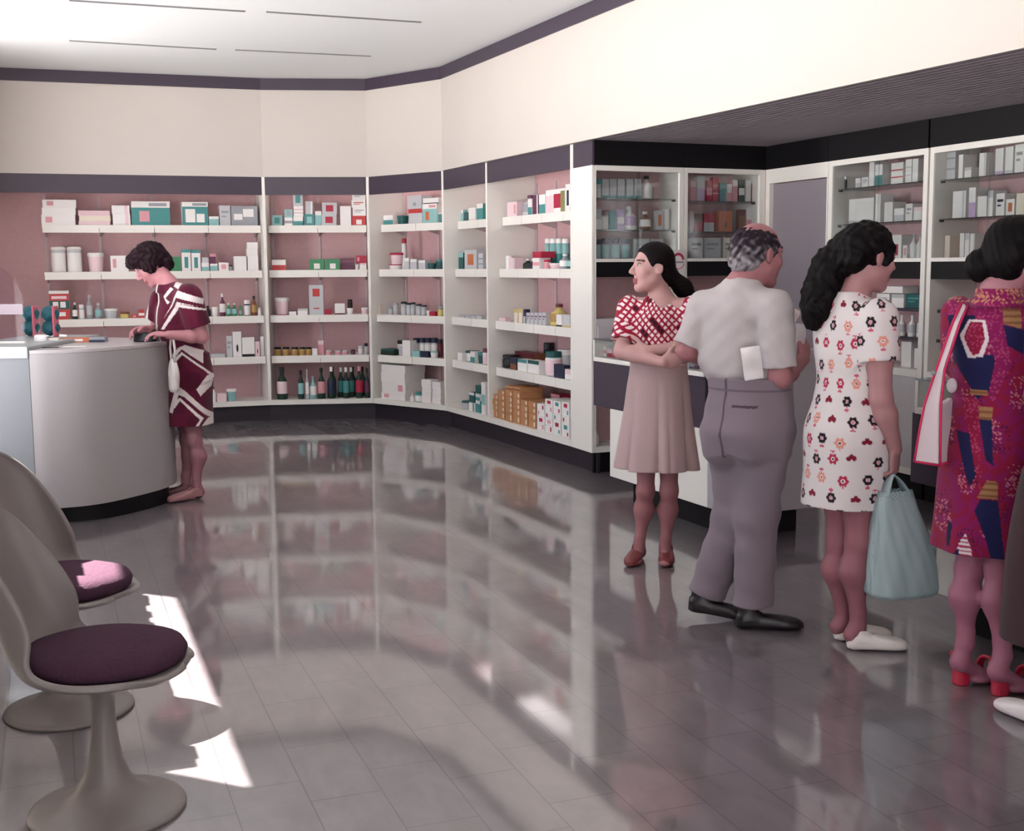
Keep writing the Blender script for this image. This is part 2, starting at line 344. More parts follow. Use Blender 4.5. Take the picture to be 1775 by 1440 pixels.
CAB['r3'] = glazed('glazed_cabinet', 'glass-fronted cabinet running out of the picture on the right', pG, dR, ur[4] + .934, ur[4] + 1.85, (1.93, 1.703), GLZ, 'shelves')
# door beside the cabinets
ad = frame_of(pG, dR); o0 = .002; w = ur[1] - o0
t = empty('door_1', (*(pG + dR * o0), 0), ad); struct(t); t['label'] = 'plain lilac-grey door in the inner corner of the dispensary'
M_door = mat('lilac_grey_door', (146, 136, 145), .55, .4)
MB().box(.0, .0, 2.02, w, .05, 2.12).build('transom_panel', M_white, t); MB().box(0, -.004, 2.12, w, .02, 2.286).build('fascia_board', M_black, t)
MB().box(0, 0, 0, .05, .06, 2.02).build('door_frame', M_white, t)
MB().box(.05, .03, 0.01, w - .05, .07, 2.015).build('door_leaf', M_door, t, bevel=.004); MB().box(w - .05, .055, 0, w, .1, 2.02).build('door_gap', M_black, t)
MB().box(w - .012, 0, 0, w, .06, 2.02).build('door_frame', M_white, t)
# ------------------------------------------------------------------ service counters
nD = np.array((-dD[1], dD[0]))
M_endgrey = mat('mid_grey_laminate', (172, 168, 174), .5, .4)
def counter(label, p, L, up0, up1, tall=None):
    a = frame_of(p, dD); t = empty('service_counter', (*p, 0), a); tag(t, label, 'counter', 'service counters')
    MB().box(0, 0, .15, up1 + .03 if tall else L, .58, .57).build('lower_panel', M_white, t, bevel=.004)
    MB().box(.12, .1, 0, L - .14, .5, .15).build('plinth', M_black, t)
    MB().box(up0, .004, .57, up1, .56, .852).build('upper_panel', M_dark, t, bevel=.003)
    MB().box(up0 + .03, -.012, .852, up1, .57, .878).build('tray_floor', M_white, t, bevel=.002)
    MB().box(up0 + .03, -.012, .878, up0 + .045, .57, .985).build('tray_side', M_white, t)
    MB().box(up0 + .045, -.008, .879, up1, -.003, .983).build('glass_front', M_glass, t)
    MB().box(up0 + .03, -.012, .985, up1, .57, .993).build('glass_top', M_shelfglass, t)
    MB().box(up1, .0, .57, up1 + .03, .57, .993).build('end_cheek', M_black, t)
    if tall: MB().box(up1 + .031, 0.001, .1505, L, .585, .995).build('end_block', M_endgrey, t, bevel=.004)
    return t
cp1 = np.array((.603, 7.512)); cp2 = np.array((1.669, 4.747))
counter('low white and dark counter with a glass display tray, behind the woman with crossed arms', cp1, 1.36, -.23, 1.08, True)
counter('white and dark service counter at the right, in front of the woman with the bun', cp2, 2.2, -.164, 2.2)
# ------------------------------------------------------------------ curved white desk at the left
DZ0, DZ1 = .10, 1.0
front = [at_z(x, y, DZ0)[:2] for x, y in ((65, 882), (85, 881.7), (105, 880.5), (130, 878.6), (155, 876), (180, 872.3), (205, 867.3), (230, 861.5), (252, 856), (272, 850.5), (288, 845.5))]
def smooth_poly(P, it=2):
    P = [np.array(p) for p in P]
    for _ in range(it):
        Q = [P[0]]
        for a, b in zip(P, P[1:]): Q += [a * .75 + b * .25, a * .25 + b * .75]
        P = Q + [P[-1]]
    return P
endc = front[-1]
back = [endc + np.array((.02, .16)), endc + np.array((-.03, .36)), endc + np.array((-.2, .5)), np.array((-2.75, 8.15))]
arc = smooth_poly(front + back, 2)
dp = empty('curved_desk', (*front[0], 0)); tag(dp, 'curved white reception desk at the left edge, bowed front and dark plinth', 'desk')
off = lambda P: [p - front[0] for p in P]
outl = off(arc + [np.array((front[0][0] - .001, 8.15))])
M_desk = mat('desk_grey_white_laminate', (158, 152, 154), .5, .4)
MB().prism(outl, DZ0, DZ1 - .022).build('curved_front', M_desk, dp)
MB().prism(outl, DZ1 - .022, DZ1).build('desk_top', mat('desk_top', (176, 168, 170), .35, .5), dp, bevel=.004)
cen = np.mean(outl, axis=0); MB().prism([cen + (p - cen) * np.array((.9, .78)) for p in outl], 0, DZ0).build('plinth', M_black, dp)
fl0 = at_z(-60, 882, DZ0)[:2]; q0, q1 = fl0 - np.array((.05, -.02)), front[0]
ld = empty('straight_desk', (*q1, 0)); tag(ld, 'straight white counter section at the left edge, carrying a clear rounded screen', 'desk')
o_ = lambda *P: [np.array(p) - q1 for p in P]
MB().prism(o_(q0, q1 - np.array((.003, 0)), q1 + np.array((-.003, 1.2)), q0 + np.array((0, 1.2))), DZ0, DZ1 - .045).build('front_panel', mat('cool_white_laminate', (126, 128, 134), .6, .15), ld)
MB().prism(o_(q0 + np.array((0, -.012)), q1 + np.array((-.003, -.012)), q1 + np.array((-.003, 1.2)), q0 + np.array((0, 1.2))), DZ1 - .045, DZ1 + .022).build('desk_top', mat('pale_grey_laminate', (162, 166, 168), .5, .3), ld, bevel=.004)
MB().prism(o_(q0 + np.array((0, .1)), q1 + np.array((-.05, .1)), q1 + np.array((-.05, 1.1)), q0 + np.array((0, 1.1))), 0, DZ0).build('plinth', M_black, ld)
pn = MB().box(-.32, -.0165, .60, -.228, -.0125, .985).build('notice', mat('pale_print', (196, 196, 206), .6), ld); pn['label'] = 'pale printed notice on the counter front'
for k in range(9): pass
# clear rounded screen
sy = .32; pts = []
P0 = at_y(44, 590, q1[1] + sy); r_x = P0[0] - q1[0]; zt = at_y(0, 446, q1[1] + sy)[2]; zb = DZ1 + .022
for k in range(13):
    a = math.pi / 2 * k / 12; pts.append((r_x - .30 + .30 * math.sin(math.pi / 2 - a + 0) , zb + .22 + (zt - zb - .22) * math.sin(a)))
pts = [(r_x, zb)] + pts + [(r_x - .75, zt), (r_x - .75, zb)]
mb = MB(); i = len(pts); mb.v = [(x, sy, z) for x, z in pts] + [(x, sy + .006, z) for x, z in pts]
mb.f = [tuple(range(i)), tuple(range(2 * i - 1, i - 1, -1))] + [(k, (k + 1) % i, i + (k + 1) % i, i + k) for k in range(i)]; mb.m = [0] * len(mb.f)
t = empty('counter_screen', (*q1, 0)); tag(t, 'clear rounded acrylic screen standing on the straight counter at the left edge', 'screen')
M_acr = glassmat('clear_acrylic', (250, 248, 252), -.025); mb.build('acrylic_pane', M_acr, t)
MB().box(r_x - .75, sy - .004, 1.19, r_x - .004, sy - .001, 1.25).build('pale_band', mat('pale_band', (140, 128, 138), .6), t)
MB().box(r_x - .75, sy - .01, zb, r_x - .002, sy + .016, zb + .012).build('foot_rail', M_white, t)
# ------------------------------------------------------------------ pedestal chairs
M_shell = mat('grey_plastic', (118, 111, 110), .38, .5); M_pad = mat('dark_plum_wool', (66, 44, 58), .95, .1, noise=.25, nscale=90, bump=.25)
def make_chair(label):
    t = empty('pedestal_chair', (0, 0, 0)); tag(t, label, 'chair', 'pedestal chairs by the window')
    MB().lathe([(.203, 0), (.206, .006), (.203, .012), (.185, .017), (.15, .026), (.115, .04), (.085, .062), (.062, .095), (.046, .14), (.036, .2), (.031, .26), (.0305, .3), (.034, .325), (.045, .345), (.075, .362)], 48).build('pedestal', M_shell, t, smooth=True)
    # shell: rows along the profile (front lip -> seat -> back), columns across
    prof = [(.228, .408, .035, .0), (.222, .406, .075, .0), (.206, .402, .118, .002), (.180, .397, .158, .008), (.13, .392, .194, .026), (.06, .384, .220, .036), (-.02, .382, .23, .042), (-.09, .388, .228, .052), (-.145, .404, .222, .07), (-.185, .434, .212, .10),
            (-.213, .48, .202, .125), (-.235, .535, .193, .13), (-.255, .60, .184, .12), (-.274, .665, .174, .10), (-.291, .73, .160, .075), (-.304, .785, .138, .05), (-.312, .825, .10, .028), (-.315, .843, .055, .012)]
    nC = 25; rows = []
    for k, (x, z, w, lift) in enumerate(prof):
        x0, z0 = prof[max(0, k - 1)][:2]; x1, z1 = prof[min(len(prof) - 1, k + 1)][:2]; tx, tz = x1 - x0, z1 - z0; l = math.hypot(tx, tz); nx, nz = tz / l, -tx / l   # inner normal
        if nz < 0 and nx < 0: nx, nz = -nx, -nz
        row = []
        for c in range(nC):
            s = -1 + 2 * c / (nC - 1); e = abs(s) ** 2.6 * lift + max(0, abs(s) - .86) * -.06
            row.append((x + nx * e, w * math.sin(s * math.pi / 2 * .92) / math.sin(math.pi / 2 * .92), z + nz * e))
        rows.append(row)
    mb = MB(); mb.v = [p for r in rows for p in r]
    for k in range(len(rows) - 1):
        for c in range(nC - 1): mb.f.append((k * nC + c, k * nC + c + 1, (k + 1) * nC + c + 1, (k + 1) * nC + c)); mb.m.append(0)
    s = mb.build('shell', M_shell, t, smooth=True)
    sm = s.modifiers.new('thick', 'SOLIDIFY'); sm.thickness = .02; sm.offset = 0; ss = s.modifiers.new('sub', 'SUBSURF'); ss.levels = ss.render_levels = 2
    prof2 = [(.0, .384), (.12, .386), (.185, .393), (.203, .41), (.208, .428), (.198, .446), (.16, .458), (.08, .464), (.02, .465)]
    p = MB().lathe(prof2, 40).build('seat_pad', M_pad, t, smooth=True); p.location = (.01, 0, .012); p.scale = (1.04, .98, 1)
    return t
def copy_tree(o, parent=None):
    c = o.copy(); COL.objects.link(c)
    if parent: c.parent = parent; c.matrix_parent_inverse = o.matrix_parent_inverse.copy()
    for ch in o.children: copy_tree(ch, c)
    return c
ch1 = make_chair('grey-white pedestal chair with a dark plum pad, nearest the camera'); ch1.location = (-1.10, 3.17, 0); ch1.rotation_euler = (0, 0, math.radians(3))
ch2 = copy_tree(ch1); ch2['label'] = 'grey-white pedestal chair with a sunlit pad, behind the nearest chair'; ch2.location = (-1.475, 3.93, 0); ch2.rotation_euler = (0, 0, math.radians(-20))

# unseen low rack with cartons, added to give the floor sunlight a ragged edge
def rack():
    a0, a1, b0, b1 = -6.9, -4.17, -.62, -.32; c = RM((a0 + a1) / 2, (b0 + b1) / 2); t = empty('sun_blocker_rack', (c[0], c[1], 0), AX); tag(t, 'low white rack added out of view to break up the window sunlight', 'rack'); L, D = (a1 - a0) / 2, (b1 - b0) / 2
    MB().box(-L, -D, .08, L, D, .12).build('base_board', M_white, t); MB().box(-L, -D, .12, L, -D + .02, .96).build('back_panel', M_white, t); MB().box(-L + .02, -D + .03, 0, L - .02, D - .03, .08).build('plinth', M_kick, t)
    for x in (-L, L - .02): MB().box(x, -D, .12, x + .02, D, .96).build('side_panel', M_white, t)
    for z in (.5, .96): MB().box(-L, -D, z - .02, L, D, z).build('shelf', M_white, t)
    x = -L + .01; k = 0; r2 = random.Random(3)
    while x < L - .06:
        w = min(r2.uniform(.05, .12), L - x - .001); h = r2.uniform(.10, .145)
        o = MB().box(x, D - .1, .9605, x + w - .006, D - .005, .9605 + h).build('carton', mat('pack_white', (232, 228, 226), .5, .4)); o.location = (c[0], c[1], 0); o.rotation_euler = (0, 0, AX)
        tag(o, 'white carton added on the unseen low rack to roughen the sunlight edge', 'carton', 'cartons added on the sunlight-blocking rack'); x += w; k += 1
rack()
# ------------------------------------------------------------------ soft bodies: blended distance fields turned into one skin each
def nv(v): v = np.asarray(v, float); return v / np.linalg.norm(v)
def crs(a, b): return np.cross(a, b)
class Field:
    def __init__(s, lo, hi, h):
        s.lo = np.asarray(lo, float); s.h = h; s.n = np.ceil((np.asarray(hi) - s.lo) / h).astype(int) + 1
        s.d = np.full(s.n, .5, np.float32); s.ax = [(s.lo[i] + h * np.arange(s.n[i])).astype(np.float32) for i in range(3)]
    def _reg(s, lo, hi, pad):
        a = np.clip(np.floor((np.asarray(lo) - pad - s.lo) / s.h).astype(int), 0, s.n); b = np.clip(np.ceil((np.asarray(hi) + pad - s.lo) / s.h).astype(int) + 1, 0, s.n)
        if np.any(b <= a): return None
        sl = tuple(slice(a[i], b[i]) for i in range(3))
        return sl, s.ax[0][sl[0]][:, None, None], s.ax[1][sl[1]][None, :, None], s.ax[2][sl[2]][None, None, :]
    def _mix(s, sl, d, k, op):
        a = s.d[sl]
        if op == 'sub': a = -a
        r = np.minimum(a, d)
        if k > 0: hh = np.maximum(k - np.abs(a - d), 0) / k; r = r - hh * hh * k * .25
        s.d[sl] = -r if op == 'sub' else r
    def cap(s, a, b, ra, rb, k=.02, op='add', cut=None):
        a = np.asarray(a, float); b = np.asarray(b, float); R = max(ra, rb)
        g = s._reg(np.minimum(a, b) - R, np.maximum(a, b) + R, k + 3 * s.h)
        if g is None: return s
        sl, X, Y, Z = g; ab = b - a; L = float(ab @ ab) + 1e-12
        t = np.clip(((X - a[0]) * ab[0] + (Y - a[1]) * ab[1] + (Z - a[2]) * ab[2]) / L, 0, 1)
        d = np.sqrt((X - a[0] - t * ab[0]) ** 2 + (Y - a[1] - t * ab[1]) ** 2 + (Z - a[2] - t * ab[2]) ** 2) - (ra + (rb - ra) * t)
        if cut is not None:
            for c, nn in cut: d = np.maximum(d, (X - c[0]) * nn[0] + (Y - c[1]) * nn[1] + (Z - c[2]) * nn[2])
        s._mix(sl, d, k, op); return s
    def ell(s, c, r, ax=None, k=.02, op='add'):
        c = np.asarray(c, float); R = max(r); g = s._reg(c - R, c + R, k + 3 * s.h)
        if g is None: return s
        ax = np.eye(3) if ax is None else ax
        sl, X, Y, Z = g; x, y, z = X - c[0], Y - c[1], Z - c[2]
        u = [(x * ax[i][0] + y * ax[i][1] + z * ax[i][2]) / r[i] for i in range(3)]
        k0 = np.sqrt(u[0] ** 2 + u[1] ** 2 + u[2] ** 2); k1 = np.sqrt((u[0] / r[0]) ** 2 + (u[1] / r[1]) ** 2 + (u[2] / r[2]) ** 2) + 1e-9
        s._mix(sl, k0 * (k0 - 1) / k1, k, op); return s
    def loft(s, o, ax, secs, k=.02, op='add', mod=None, pw=2.0, shrink=0):
        "secs: rows (run, offset right, offset front, half width, half depth) along ax[2]"
        o = np.asarray(o, float); S = np.array(secs, float); S = S[np.argsort(S[:, 0])]
        fine = np.linspace(S[0, 0], S[-1, 0], 80)
        def pch(y):
            x = S[:, 0]
            if len(x) < 3: return np.interp(fine, x, y)
            dl = np.diff(y) / np.diff(x); m = np.concatenate([[dl[0]], np.where(dl[1:] * dl[:-1] > 0, 2 * dl[1:] * dl[:-1] / (dl[1:] + dl[:-1] + 1e-12), 0), [dl[-1]]])
            i = np.clip(np.searchsorted(x, fine, side='right') - 1, 0, len(x) - 2); hh = x[i + 1] - x[i]; t = (fine - x[i]) / hh
            return (1 + 2 * t) * (1 - t) ** 2 * y[i] + t * (1 - t) ** 2 * hh * m[i] + t * t * (3 - 2 * t) * y[i + 1] + t * t * (t - 1) * hh * m[i + 1]
        T = [pch(S[:, j]) for j in range(1, 5)]
        R = max(S[:, 3].max() + np.abs(S[:, 1]).max(), S[:, 4].max() + np.abs(S[:, 2]).max()) * 1.35
        p0, p1 = o + ax[2] * S[0, 0], o + ax[2] * S[-1, 0]; g = s._reg(np.minimum(p0, p1) - R, np.maximum(p0, p1) + R, k + 2 * s.h)
        if g is None: return s
        sl, X, Y, Z = g; x, y, z = X - o[0], Y - o[1], Z - o[2]
        lx, ly, ls = [x * a[0] + y * a[1] + z * a[2] for a in ax]
        cx, cy, w, dd = [np.interp(ls, fine, t).astype(np.float32) for t in T]
        w = w - shrink; dd = dd - shrink
        ux, uy = (lx - cx), (ly - cy)
        if mod is not None: m = mod(np.arctan2(uy / dd, ux / w), ls); w = w * m; dd = dd * m
        q = ((np.abs(ux) / w) ** pw + (np.abs(uy) / dd) ** pw) ** (1 / pw)
        d = (q - 1) * np.minimum(w, dd); d = np.maximum(d, np.maximum(S[0, 0] - ls, ls - S[-1, 0]))
        s._mix(sl, d, k, op); return s
    def cutplane(s, c, nn):
        X, Y, Z = s.ax[0][:, None, None], s.ax[1][None, :, None], s.ax[2][None, None, :]
        s.d = np.maximum(s.d, ((X - c[0]) * nn[0] + (Y - c[1]) * nn[1] + (Z - c[2]) * nn[2]).astype(np.float32)); return s
    def noise(s, amp, fn):
        X, Y, Z = s.ax[0][:, None, None], s.ax[1][None, :, None], s.ax[2][None, None, :]
        m = np.abs(s.d) < .06; s.d = np.where(m, s.d + amp * fn(X, Y, Z), s.d).astype(np.float32); return s
    def skin(s):
        d = s.d; neg = d < 0; n = s.n
        off = [(i, j, k) for i in (0, 1) for j in (0, 1) for k in (0, 1)]
        cnt = sum(neg[i:n[0] - 1 + i, j:n[1] - 1 + j, k:n[2] - 1 + k].astype(np.int8) for i, j, k in off)
        act = (cnt > 0) & (cnt < 8); ids = np.argwhere(act)
        acc = np.zeros((len(ids), 3)); ct = np.zeros(len(ids))
        val = {o: d[ids[:, 0] + o[0], ids[:, 1] + o[1], ids[:, 2] + o[2]] for o in off}
        for a in off:
            for ax in range(3):
                if a[ax] == 0:
                    b = list(a); b[ax] = 1; b = tuple(b); va, vb = val[a], val[b]; m = (va < 0) != (vb < 0)
                    t = np.where(m, va / np.where(m, va - vb, 1), 0)
                    for c in range(3): acc[:, c] += np.where(m, a[c] + (t if c == ax else 0), 0)
                    ct += m
        V = s.lo + s.h * (ids + acc / ct[:, None])
        ix = np.full(n - 1, -1, np.int32); ix[act] = np.arange(len(ids)); F = []
        for ax in range(3):
            o1, o2 = [(1, 2), (2, 0), (0, 1)][ax]
            sa = [slice(0, n[i]) for i in range(3)]; sb = list(sa); sa[ax] = slice(0, n[ax] - 1); sb[ax] = slice(1, n[ax])
            A, B = neg[tuple(sa)], neg[tuple(sb)]
            e = np.argwhere(A != B); e = e[(e[:, o1] > 0) & (e[:, o2] > 0) & (e[:, o1] < n[o1] - 1) & (e[:, o2] < n[o2] - 1)]
            fl = A[e[:, 0], e[:, 1], e[:, 2]]; q = []
            for da, db in ((-1, -1), (0, -1), (0, 0), (-1, 0)):
                c = e.copy(); c[:, o1] += da; c[:, o2] += db; q.append(ix[c[:, 0], c[:, 1], c[:, 2]])
            q = np.stack(q, 1); q[~fl] = q[~fl][:, ::-1]; F.append(q)
        return V, np.concatenate(F)
    def mesh(s, name, material, parent=None, color=None, relax=2, origin=(0, 0, 0)):
        V, F = s.skin()
        for _ in range(relax):                      # light smoothing of the raw net
            A = np.zeros_like(V); c = np.zeros(len(V))
            for i in range(4):
                for j in ((i + 1) % 4,):
                    np.add.at(A, F[:, i], V[F[:, j]]); np.add.at(c, F[:, i], 1); np.add.at(A, F[:, j], V[F[:, i]]); np.add.at(c, F[:, j], 1)
            V = V * .5 + A / np.maximum(c, 1)[:, None] * .5
        me = bpy.data.meshes.new(name); me.vertices.add(len(V)); me.vertices.foreach_set('co', (V - np.asarray(origin)).astype(np.float32).ravel())
        me.loops.add(F.size); me.loops.foreach_set('vertex_index', F.astype(np.int32).ravel()); me.polygons.add(len(F))
        me.polygons.foreach_set('loop_start', np.arange(0, F.size, 4, dtype=np.int32)); me.polygons.foreach_set('use_smooth', np.ones(len(F), bool)); me.update(calc_edges=True); me.validate()
        if color is not None:
            c = np.asarray(color(V), float) / 255; c = np.where(c <= .04045, c / 12.92, ((c + .055) / 1.055) ** 2.4)
            at = me.attributes.new('col', 'FLOAT_COLOR', 'POINT'); at.data.foreach_set('color', np.concatenate([c, np.ones((len(c), 1))], 1).astype(np.float32).ravel())
        me.materials.append(material); o = bpy.data.objects.new(name, me); COL.objects.link(o)
        if parent: o.parent = parent
        return o
UP = np.array([0, 0, 1.])
def frame(f, u=UP):
    f = nv(f); r = nv(crs(f, u)); u2 = crs(r, f); return r, f, u2
def head(F, c, f, u, S, neck, nr=.05):
    r, f, u = frame(f, u); ax = (r, f, u); L = lambda x, y, z: np.asarray(c) + (r * x + f * y + u * z) * S
    q = lambda *v: [x * S for x in v]
    F.ell(L(0, -.012, .030), q(.074, .094, .084), ax, .01); F.ell(L(0, .026, -.028), q(.061, .064, .084), ax, .025)
    for s in (-1, 1):
        F.cap(L(s * .046, .008, -.055), L(s * .012, .060, -.096), .020 * S, .017 * S, .03); F.ell(L(s * .036, .056, -.024), q(.026, .024, .026), ax, .02)
        F.ell(L(s * .074, -.010, -.004), q(.009, .019, .031), (nv(r * s + f * .35), nv(f - r * s * .35), u), .006); F.ell(L(s * .084, -.004, 0), q(.006, .010, .016), ax, .004, 'sub')
    F.ell(L(0, .070, -.100), q(.021, .016, .016), ax, .015); F.cap(L(-.034, .074, .030), L(.034, .074, .030), .012 * S, .012 * S, .015)
    F.cap(L(0, .084, .020), L(0, .110, -.022), .0075 * S, .0115 * S, .012)
    for s in (-1, 1): F.ell(L(s * .011, .098, -.029), q(.0085, .011, .008), ax, .006); F.ell(L(s * .032, .096, .012), q(.016, .014, .010), ax, .010, 'sub'); F.ell(L(s * .032, .076, .011), q(.0125, .0125, .0115), ax, .002)
    F.ell(L(0, .086, -.060), q(.023, .013, .0065), ax, .005); F.ell(L(0, .084, -.072), q(.020, .013, .0075), ax, .005); F.ell(L(0, .101, -.066), q(.024, .010, .0018), ax, .002, 'sub')
    F.cap(neck, L(0, -.022, -.055), nr * 1.08, nr, .03)
    def paint(V, col, skin, hair=(30, 20, 22), lip=(150, 84, 88)):
        p = (V - np.asarray(c)) / S; x, y, z = p @ r, p @ f, p @ u; ax_ = np.abs(x); inb = (y > .05) & (np.abs(z) < .12) & (ax_ < .07)
        col[inb & (ax_ < .025) & (z > -.081) & (z < -.053) & (y > .082)] = lip
        e = np.sqrt((ax_ - .032) ** 2 + (y - .076) ** 2 + (z - .011) ** 2); col[inb & (e < .0138) & (y > .078)] = (178, 160, 158)
        i = np.sqrt((ax_ - .032) ** 2 + (z - .011) ** 2); col[inb & (i < .0058) & (y > .08) & (e < .016)] = (38, 24, 20)
        lid = inb & (e < .0155) & (z > .018) & (y > .074); col[lid] = (70, 45, 42)
        br = inb & (np.abs(z - .034 + (ax_ - .03) ** 2 * 6) < .0042) & (ax_ > .014) & (ax_ < .052); col[br] = hair
        return col
    return L, ax, paint
def hand(F, w, d, n, t, curl=(.5, .6, .5), S=1.0, spread=.06, thumb=.6):
    "w wrist, d along the hand, n out of the palm, t towards the thumb"
    d = nv(d); n = nv(n - d * (n @ d)); t = nv(t - d * (t @ d) - n * (t @ n)); ax = (t, n, d); P = lambda a, b, c: np.asarray(w) + (t * a + n * b + d * c) * S
    F.ell(P(.0, 0, .045), (.040 * S, .0155 * S, .052 * S), ax, .012); F.ell(P(.026, .008, .030), (.017 * S, .014 * S, .030 * S), ax, .010)
    for i, (o, l) in enumerate(((.029, .072), (.0095, .080), (-.010, .074), (-.028, .058))):
        p = P(o, 0, .084 - abs(o) * .12); a = 0; dirs = nv(d + t * (o * 2.2 * spread / .06)); rr = (.0085, .0088, .0084, .0074)[i] * S
        for j, fr in enumerate((.46, .30, .24)):
            a += curl[j]; v = dirs * math.cos(a) + n * math.sin(a); q = p + v * l * fr * S; F.cap(p, q, rr, rr * .92, .0 if j == 0 else .004); p = q; rr *= .92
    p = P(.028, .004, .022); a = 0
    for j, l in enumerate((.040, .032, .027)):
        v = nv(t * (.75 - .3 * j) + d * .65 + n * (thumb * (.5 + .3 * j))); q = p + v * l * S; F.cap(p, q, (.0125 - .001 * j) * S, (.0115 - .0012 * j) * S, .005); p = q
def arm(F, sh, el, wr, R=1.0):
    sh, el, wr = map(np.asarray, (sh, el, wr))
    F.cap(sh, sh + (el - sh) * .5, .048 * R, .045 * R, .03); F.cap(sh + (el - sh) * .5, el, .043 * R, .036 * R, .02)
    m = el + (wr - el) * .33; F.cap(el, m, .037 * R, .038 * R, .02); F.cap(m, wr, .037 * R, .0245 * R, .02)
def leg(F, hip, kn, an, back, R=1.0):
    hip, kn, an, back = map(np.asarray, (hip, kn, an, back))
    F.cap(hip, hip + (kn - hip) * .6, .082 * R, .064 * R, .03); F.cap(hip + (kn - hip) * .6, kn, .062 * R, .050 * R, .02)
    F.ell(kn - back * .008, (.045 * R, .047 * R, .055 * R), None, .02)
    m = kn + (an - kn) * .36 + back * .020; F.cap(kn, m, .045 * R, .053 * R, .03); F.cap(m, an + (kn - an) * .16, .052 * R, .031 * R, .04); F.cap(an + (kn - an) * .14, an, .031 * R, .033 * R, .02)
def foot(F, an, d, S=1.0, lift=0):
    d = nv(d); r = nv(crs(d, UP)); g = np.array([an[0], an[1], 0]); a = (r, d, UP)
    b = lambda y, z: np.array([an[0], an[1], 0]) + d * y * S + UP * (z * S + lift * np.clip(1 - (y + .05) / .15, 0, 1))
    F.cap(an, b(-.025, .032), .03 * S, .028 * S, .02); F.cap(b(-.025, .032), b(.12, .024), .030 * S, .021 * S, .03); F.ell(b(.10, .022), (.040 * S, .07 * S, .018 * S), a, .02)
def shoe(name, heel, d, L, wd, top, col, parent, heel_h=.02, toe_open=False, closed=.6, tilt=0, sole=(30, 24, 24), m=None):
    "closed shoe: heel = point under the back of the heel"
    d = nv(d); r = nv(crs(d, UP)); heel = np.asarray(heel, float); ax0 = (r, UP, d)
    lo = heel - .16; hi = heel + d * L; lo = np.minimum(heel, hi) - .12; hi = np.maximum(heel, hi) + np.array((.12, .12, .22)); F = Field(lo, hi, .0036)
    u = nv(UP + d * tilt); dd = nv(d - UP * tilt); B = lambda y, z: heel + dd * y + u * z
    hh = heel_h
    F.loft(heel, (r, u, dd), [(0.0, 0, .034, .018, .026), (.025, 0, .037, .031, .035), (L * .3, 0, .034, .032, .032), (L * .52, 0, .031, .038, .029), (L * .75, 0, .026, wd, .024), (L * .92, 0, .022, wd * .8, .019), (L, 0, .018, wd * .35, .012)], .004, pw=2.6)
    if hh > .02: F.loft(B(L * .33, -.012), (dd, r, u), [(0, 0, 0, .038, .06), (.016, 0, 0, .030, .06)], .004, 'sub')
    hh = .0
    F.loft(B(.035, hh + .04), (r, dd, u), [(0, 0, .02, .031, .05), (top - hh - .04, 0, .015, .030, .045)], .01)
    F.loft(B(.04, hh + .05), (r, dd, u), [(0, 0, .022, .022, .04), (.12, 0, .018, .022, .038)], .003, 'sub')
    F.cutplane(heel, -u)
    c = np.array(col, float)
    def paint(V):
        o = np.tile(c, (len(V), 1)); z = (V - heel) @ u; y = (V - heel) @ dd; low = z < (.007 + .012 * (y < L * .25))
        if sole is not None: o[low] = sole
        return o
    return F.mesh(name, m or vcmat('shoe_leather', .4, .5), parent, paint, 1)
def inpoly(x, y, P):
    P = np.asarray(P, float); r = np.zeros(len(x), bool); n = len(P)
    for i in range(n):
        a, b = P[i], P[(i + 1) % n]; m = (a[1] > y) != (b[1] > y); xi = (b[0] - a[0]) * (y - a[1]) / (b[1] - a[1] + 1e-12) + a[0]; r ^= m & (x < xi)
    return r
def hsh(*a):
    v = np.sin(sum(x * k for x, k in zip(a, (127.1, 311.7, 74.7)))) * 43758.5453; return v - np.floor(v)
M_skin = vcmat('skin', .55, .35); M_cloth = vcmat('cloth', .85, .2, sheen=.1, bump=.1); M_hair = vcmat('hair', .6, .12, bump=.3, bscale=120)
def flat(c): return lambda V: np.tile(np.array(c, float), (len(V), 1))
def depthP(d0):
    return lambda px, py, dy=0.: at_y(px, py, d0 + dy)
# ------------------------------------------------------------------ people
def person(label, base):
    t = empty('person', (base[0], base[1], 0)); return tag(t, label, 'person', 'customers')
def adopt(t, *os):
    for o in os:
        o.parent = t; o.matrix_parent_inverse = Matrix.Translation(-Vector(t.location))
def XY(*v): return np.array(v, float)
HS = .0042
def strands(a1, a2, am, fr):
    "soft locks: a wave along direction a1/a2"
    def fn(X, Y, Z):
        w = X * a1[0] + Y * a1[1] + Z * a1[2]; v = X * a2[0] + Y * a2[1] + Z * a2[2]
        return np.sin(w * fr + 1.5 * np.sin(v * 24)) * .6 + np.sin(w * fr * 2.3 + 2 + np.sin(v * 31)) * .4
    return am, fn
